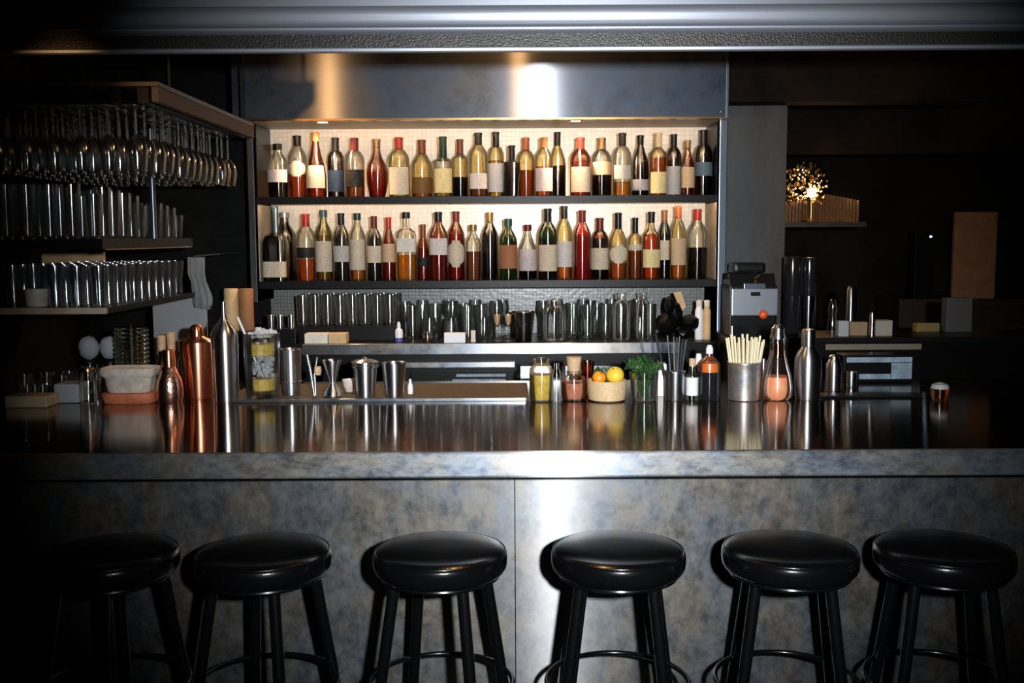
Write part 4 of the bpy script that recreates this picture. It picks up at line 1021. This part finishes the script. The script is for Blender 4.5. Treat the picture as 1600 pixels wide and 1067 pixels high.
fbox('file_bin', 1478, 1518, 462, 515, 5.0, .06, zs, pbr('grey_bin', (.05, .052, .05), .6), 'dark grey upright bin on the right side counter', 'bin')
lathed('glass_ornament', 'small pleated glass cup on the right side counter', 'glass', 1300, 4.98, zs, [('body', [(0, 524), (8, 524), (9, 510), (6, 498), (8, 488), (5, 473), (0, 471)], M['crystal'])])
# payment printer under the right side counter
pr_ = thing('receipt_printer', 'blue-grey receipt printer sitting at the rear of the bar on the right', 'printer')
pD = 4.30
g = lambda px: PX(px, pD, 580)
obj('body', B(g(1318), g(1424), pD, 4.41, zt+.0005, PZ(558, pD), bev=.004), M['black'], pr_)
obj('top_strip', B(g(1322), g(1424), pD-.006, pD-.0005, PZ(569, pD), PZ(561, pD), bev=.001), M['bluegrey'], pr_)
obj('side_sticker', B(g(1392), g(1424), pD-.006, pD-.0005, PZ(595, pD), PZ(570, pD), bev=.001), M['bluegrey'], pr_)
obj('paper_slot', B(g(1342), g(1391), pD-.006, pD-.0005, PZ(595, pD), PZ(587, pD), bev=.001), M['bluegrey'], pr_)
# shelf in the pass with ribbed glasses and the sparkling lamp
KD = 6.2
kz = PZ(347, KD, 1300)
ps = simple('pass_shelf', B(XPIL+.0, PX(1345, KD), KD-.05, 6.40-.002, kz-.03, kz), M['wood'], 'dark shelf inside the passage below the glowing lamp', 'shelf')
rb = bmesh.new()
for i in range(22):
    px = 1226+i*5.2
    lathe(rb, [(0, 0), (.006, 0), (.007, .17-(abs(i-12))*.004), (0, .172-(abs(i-12))*.004)], seg=8, ox=PX(px, KD+.12), oy=KD+.12, oz=kz+.0005)
simple('ribbed_glass_screen', rb, glass('amber_ribs', (.6, .38, .2), .3, .07, .2, .2), 'row of ribbed amber glass lit by the lamp on the passage shelf', 'screen')
lp = P(1268, 301, KD-.02)
lm = thing('sparkling_lamp', 'glowing lamp with pierced sparkling shade in the passage on the right', 'lamp', (lp.x, lp.y, kz))
hz_ = lp.z-kz
obj('base', L([(0, .0005), (.05, .0005), (.045, .012), (.01, .02), (.008, hz_-.03), (0, hz_-.03)], seg=18), M['brass'], lm)
obj('bulb', blob(bmesh.new(), (0, 0, hz_), .024, .024, .028, 0, 3), M['bulb'], lm)
random.seed(5)
bm = bmesh.new()
for i in range(230):
    a = random.uniform(0, 2*PI); t = random.random(); rr = .04+.105*t
    p = (rr*math.cos(a)-.055, rr*math.sin(a)*.6, hz_-.07+(.27-.10*t)*random.random())
    blob(bm, p, .008, .008, .009, .1, 1)
ob = obj('shade_beads', bm, glass('bead_glass', (1, .8, .5), .6, .45, .12, 0), lm); ob['kind'] = 'stuff'
bl = light('lamp_glow', 'POINT', (lp.x, lp.y-.035, lp.z+.0), 4, (1, .5, .16), shadow_soft_size=.03)
# far right board and device
simple('brown_board', B(PX(1486, 7.0), PX(1552, 7.0), 7.0, 7.03, PZ(470, 7), PZ(335, 7), bev=.002), M['brownpanel'], 'tall brown board leaning on a cabinet at the far right', 'board')
fc = simple('far_cabinet', B(PX(1400, 7.0), PX(1600, 7.0)+.1, 6.95, 7.4, 0, PZ(470, 7)), M['wood'], 'dark cabinet deep in the passage on the right', 'cabinet')
ro = thing('router_box', 'small black device with a blue status light deep in the passage', 'device')
obj('case', B(PX(1432, 6.9), PX(1462, 6.9), 6.96, 7.05, PZ(470, 7)+.0005, PZ(366, 6.9), bev=.004), M['black'], ro)
obj('status_light', blob(bmesh.new(), (PX(1450.5, 6.95), 6.958, PZ(373, 6.95)), .009, .004, .007, 0, 2), M['led'], ro)
# dim warm spots of the passage ceiling
light('passage_lamp_light', 'POINT', (2.9, 6.0, 2.6), .8, WARM, shadow_soft_size=.05)
light('passage_lamp_light', 'SPOT', (1.75, 4.3, 2.2), 2.0, WARM, spot_size=math.radians(60), spot_blend=1, shadow_soft_size=.05, rot=(math.radians(105), 0, 0))
# lamps that carry the ceiling lights
for i, (lx, ly) in enumerate(((.05, 3.42),)):
    c_ = thing('ceiling_lamp', 'small ceiling lamp over the middle of the bar', 'lamp', (lx, ly, H-.001))
    obj('housing', L([(0, 0), (.05, 0), (.05, -.03), (.04, -.04), (.035, -.03), (0, -.03)], seg=24), M['black'], c_)

pn = thing('pendant_lamp', 'small black pendant lamp hanging over the guest side', 'lamp', (-1.56, .9, H-.001))
obj('cord', T([(0, 0, 0), (0, 0, -.80)], .003, seg=8), M['black'], pn)
obj('shade', L([(.012, -.78), (.05, -.80), (.085, -.88), (.082, -.88), (.048, -.804), (0, -.79)], seg=28), M['black'], pn)
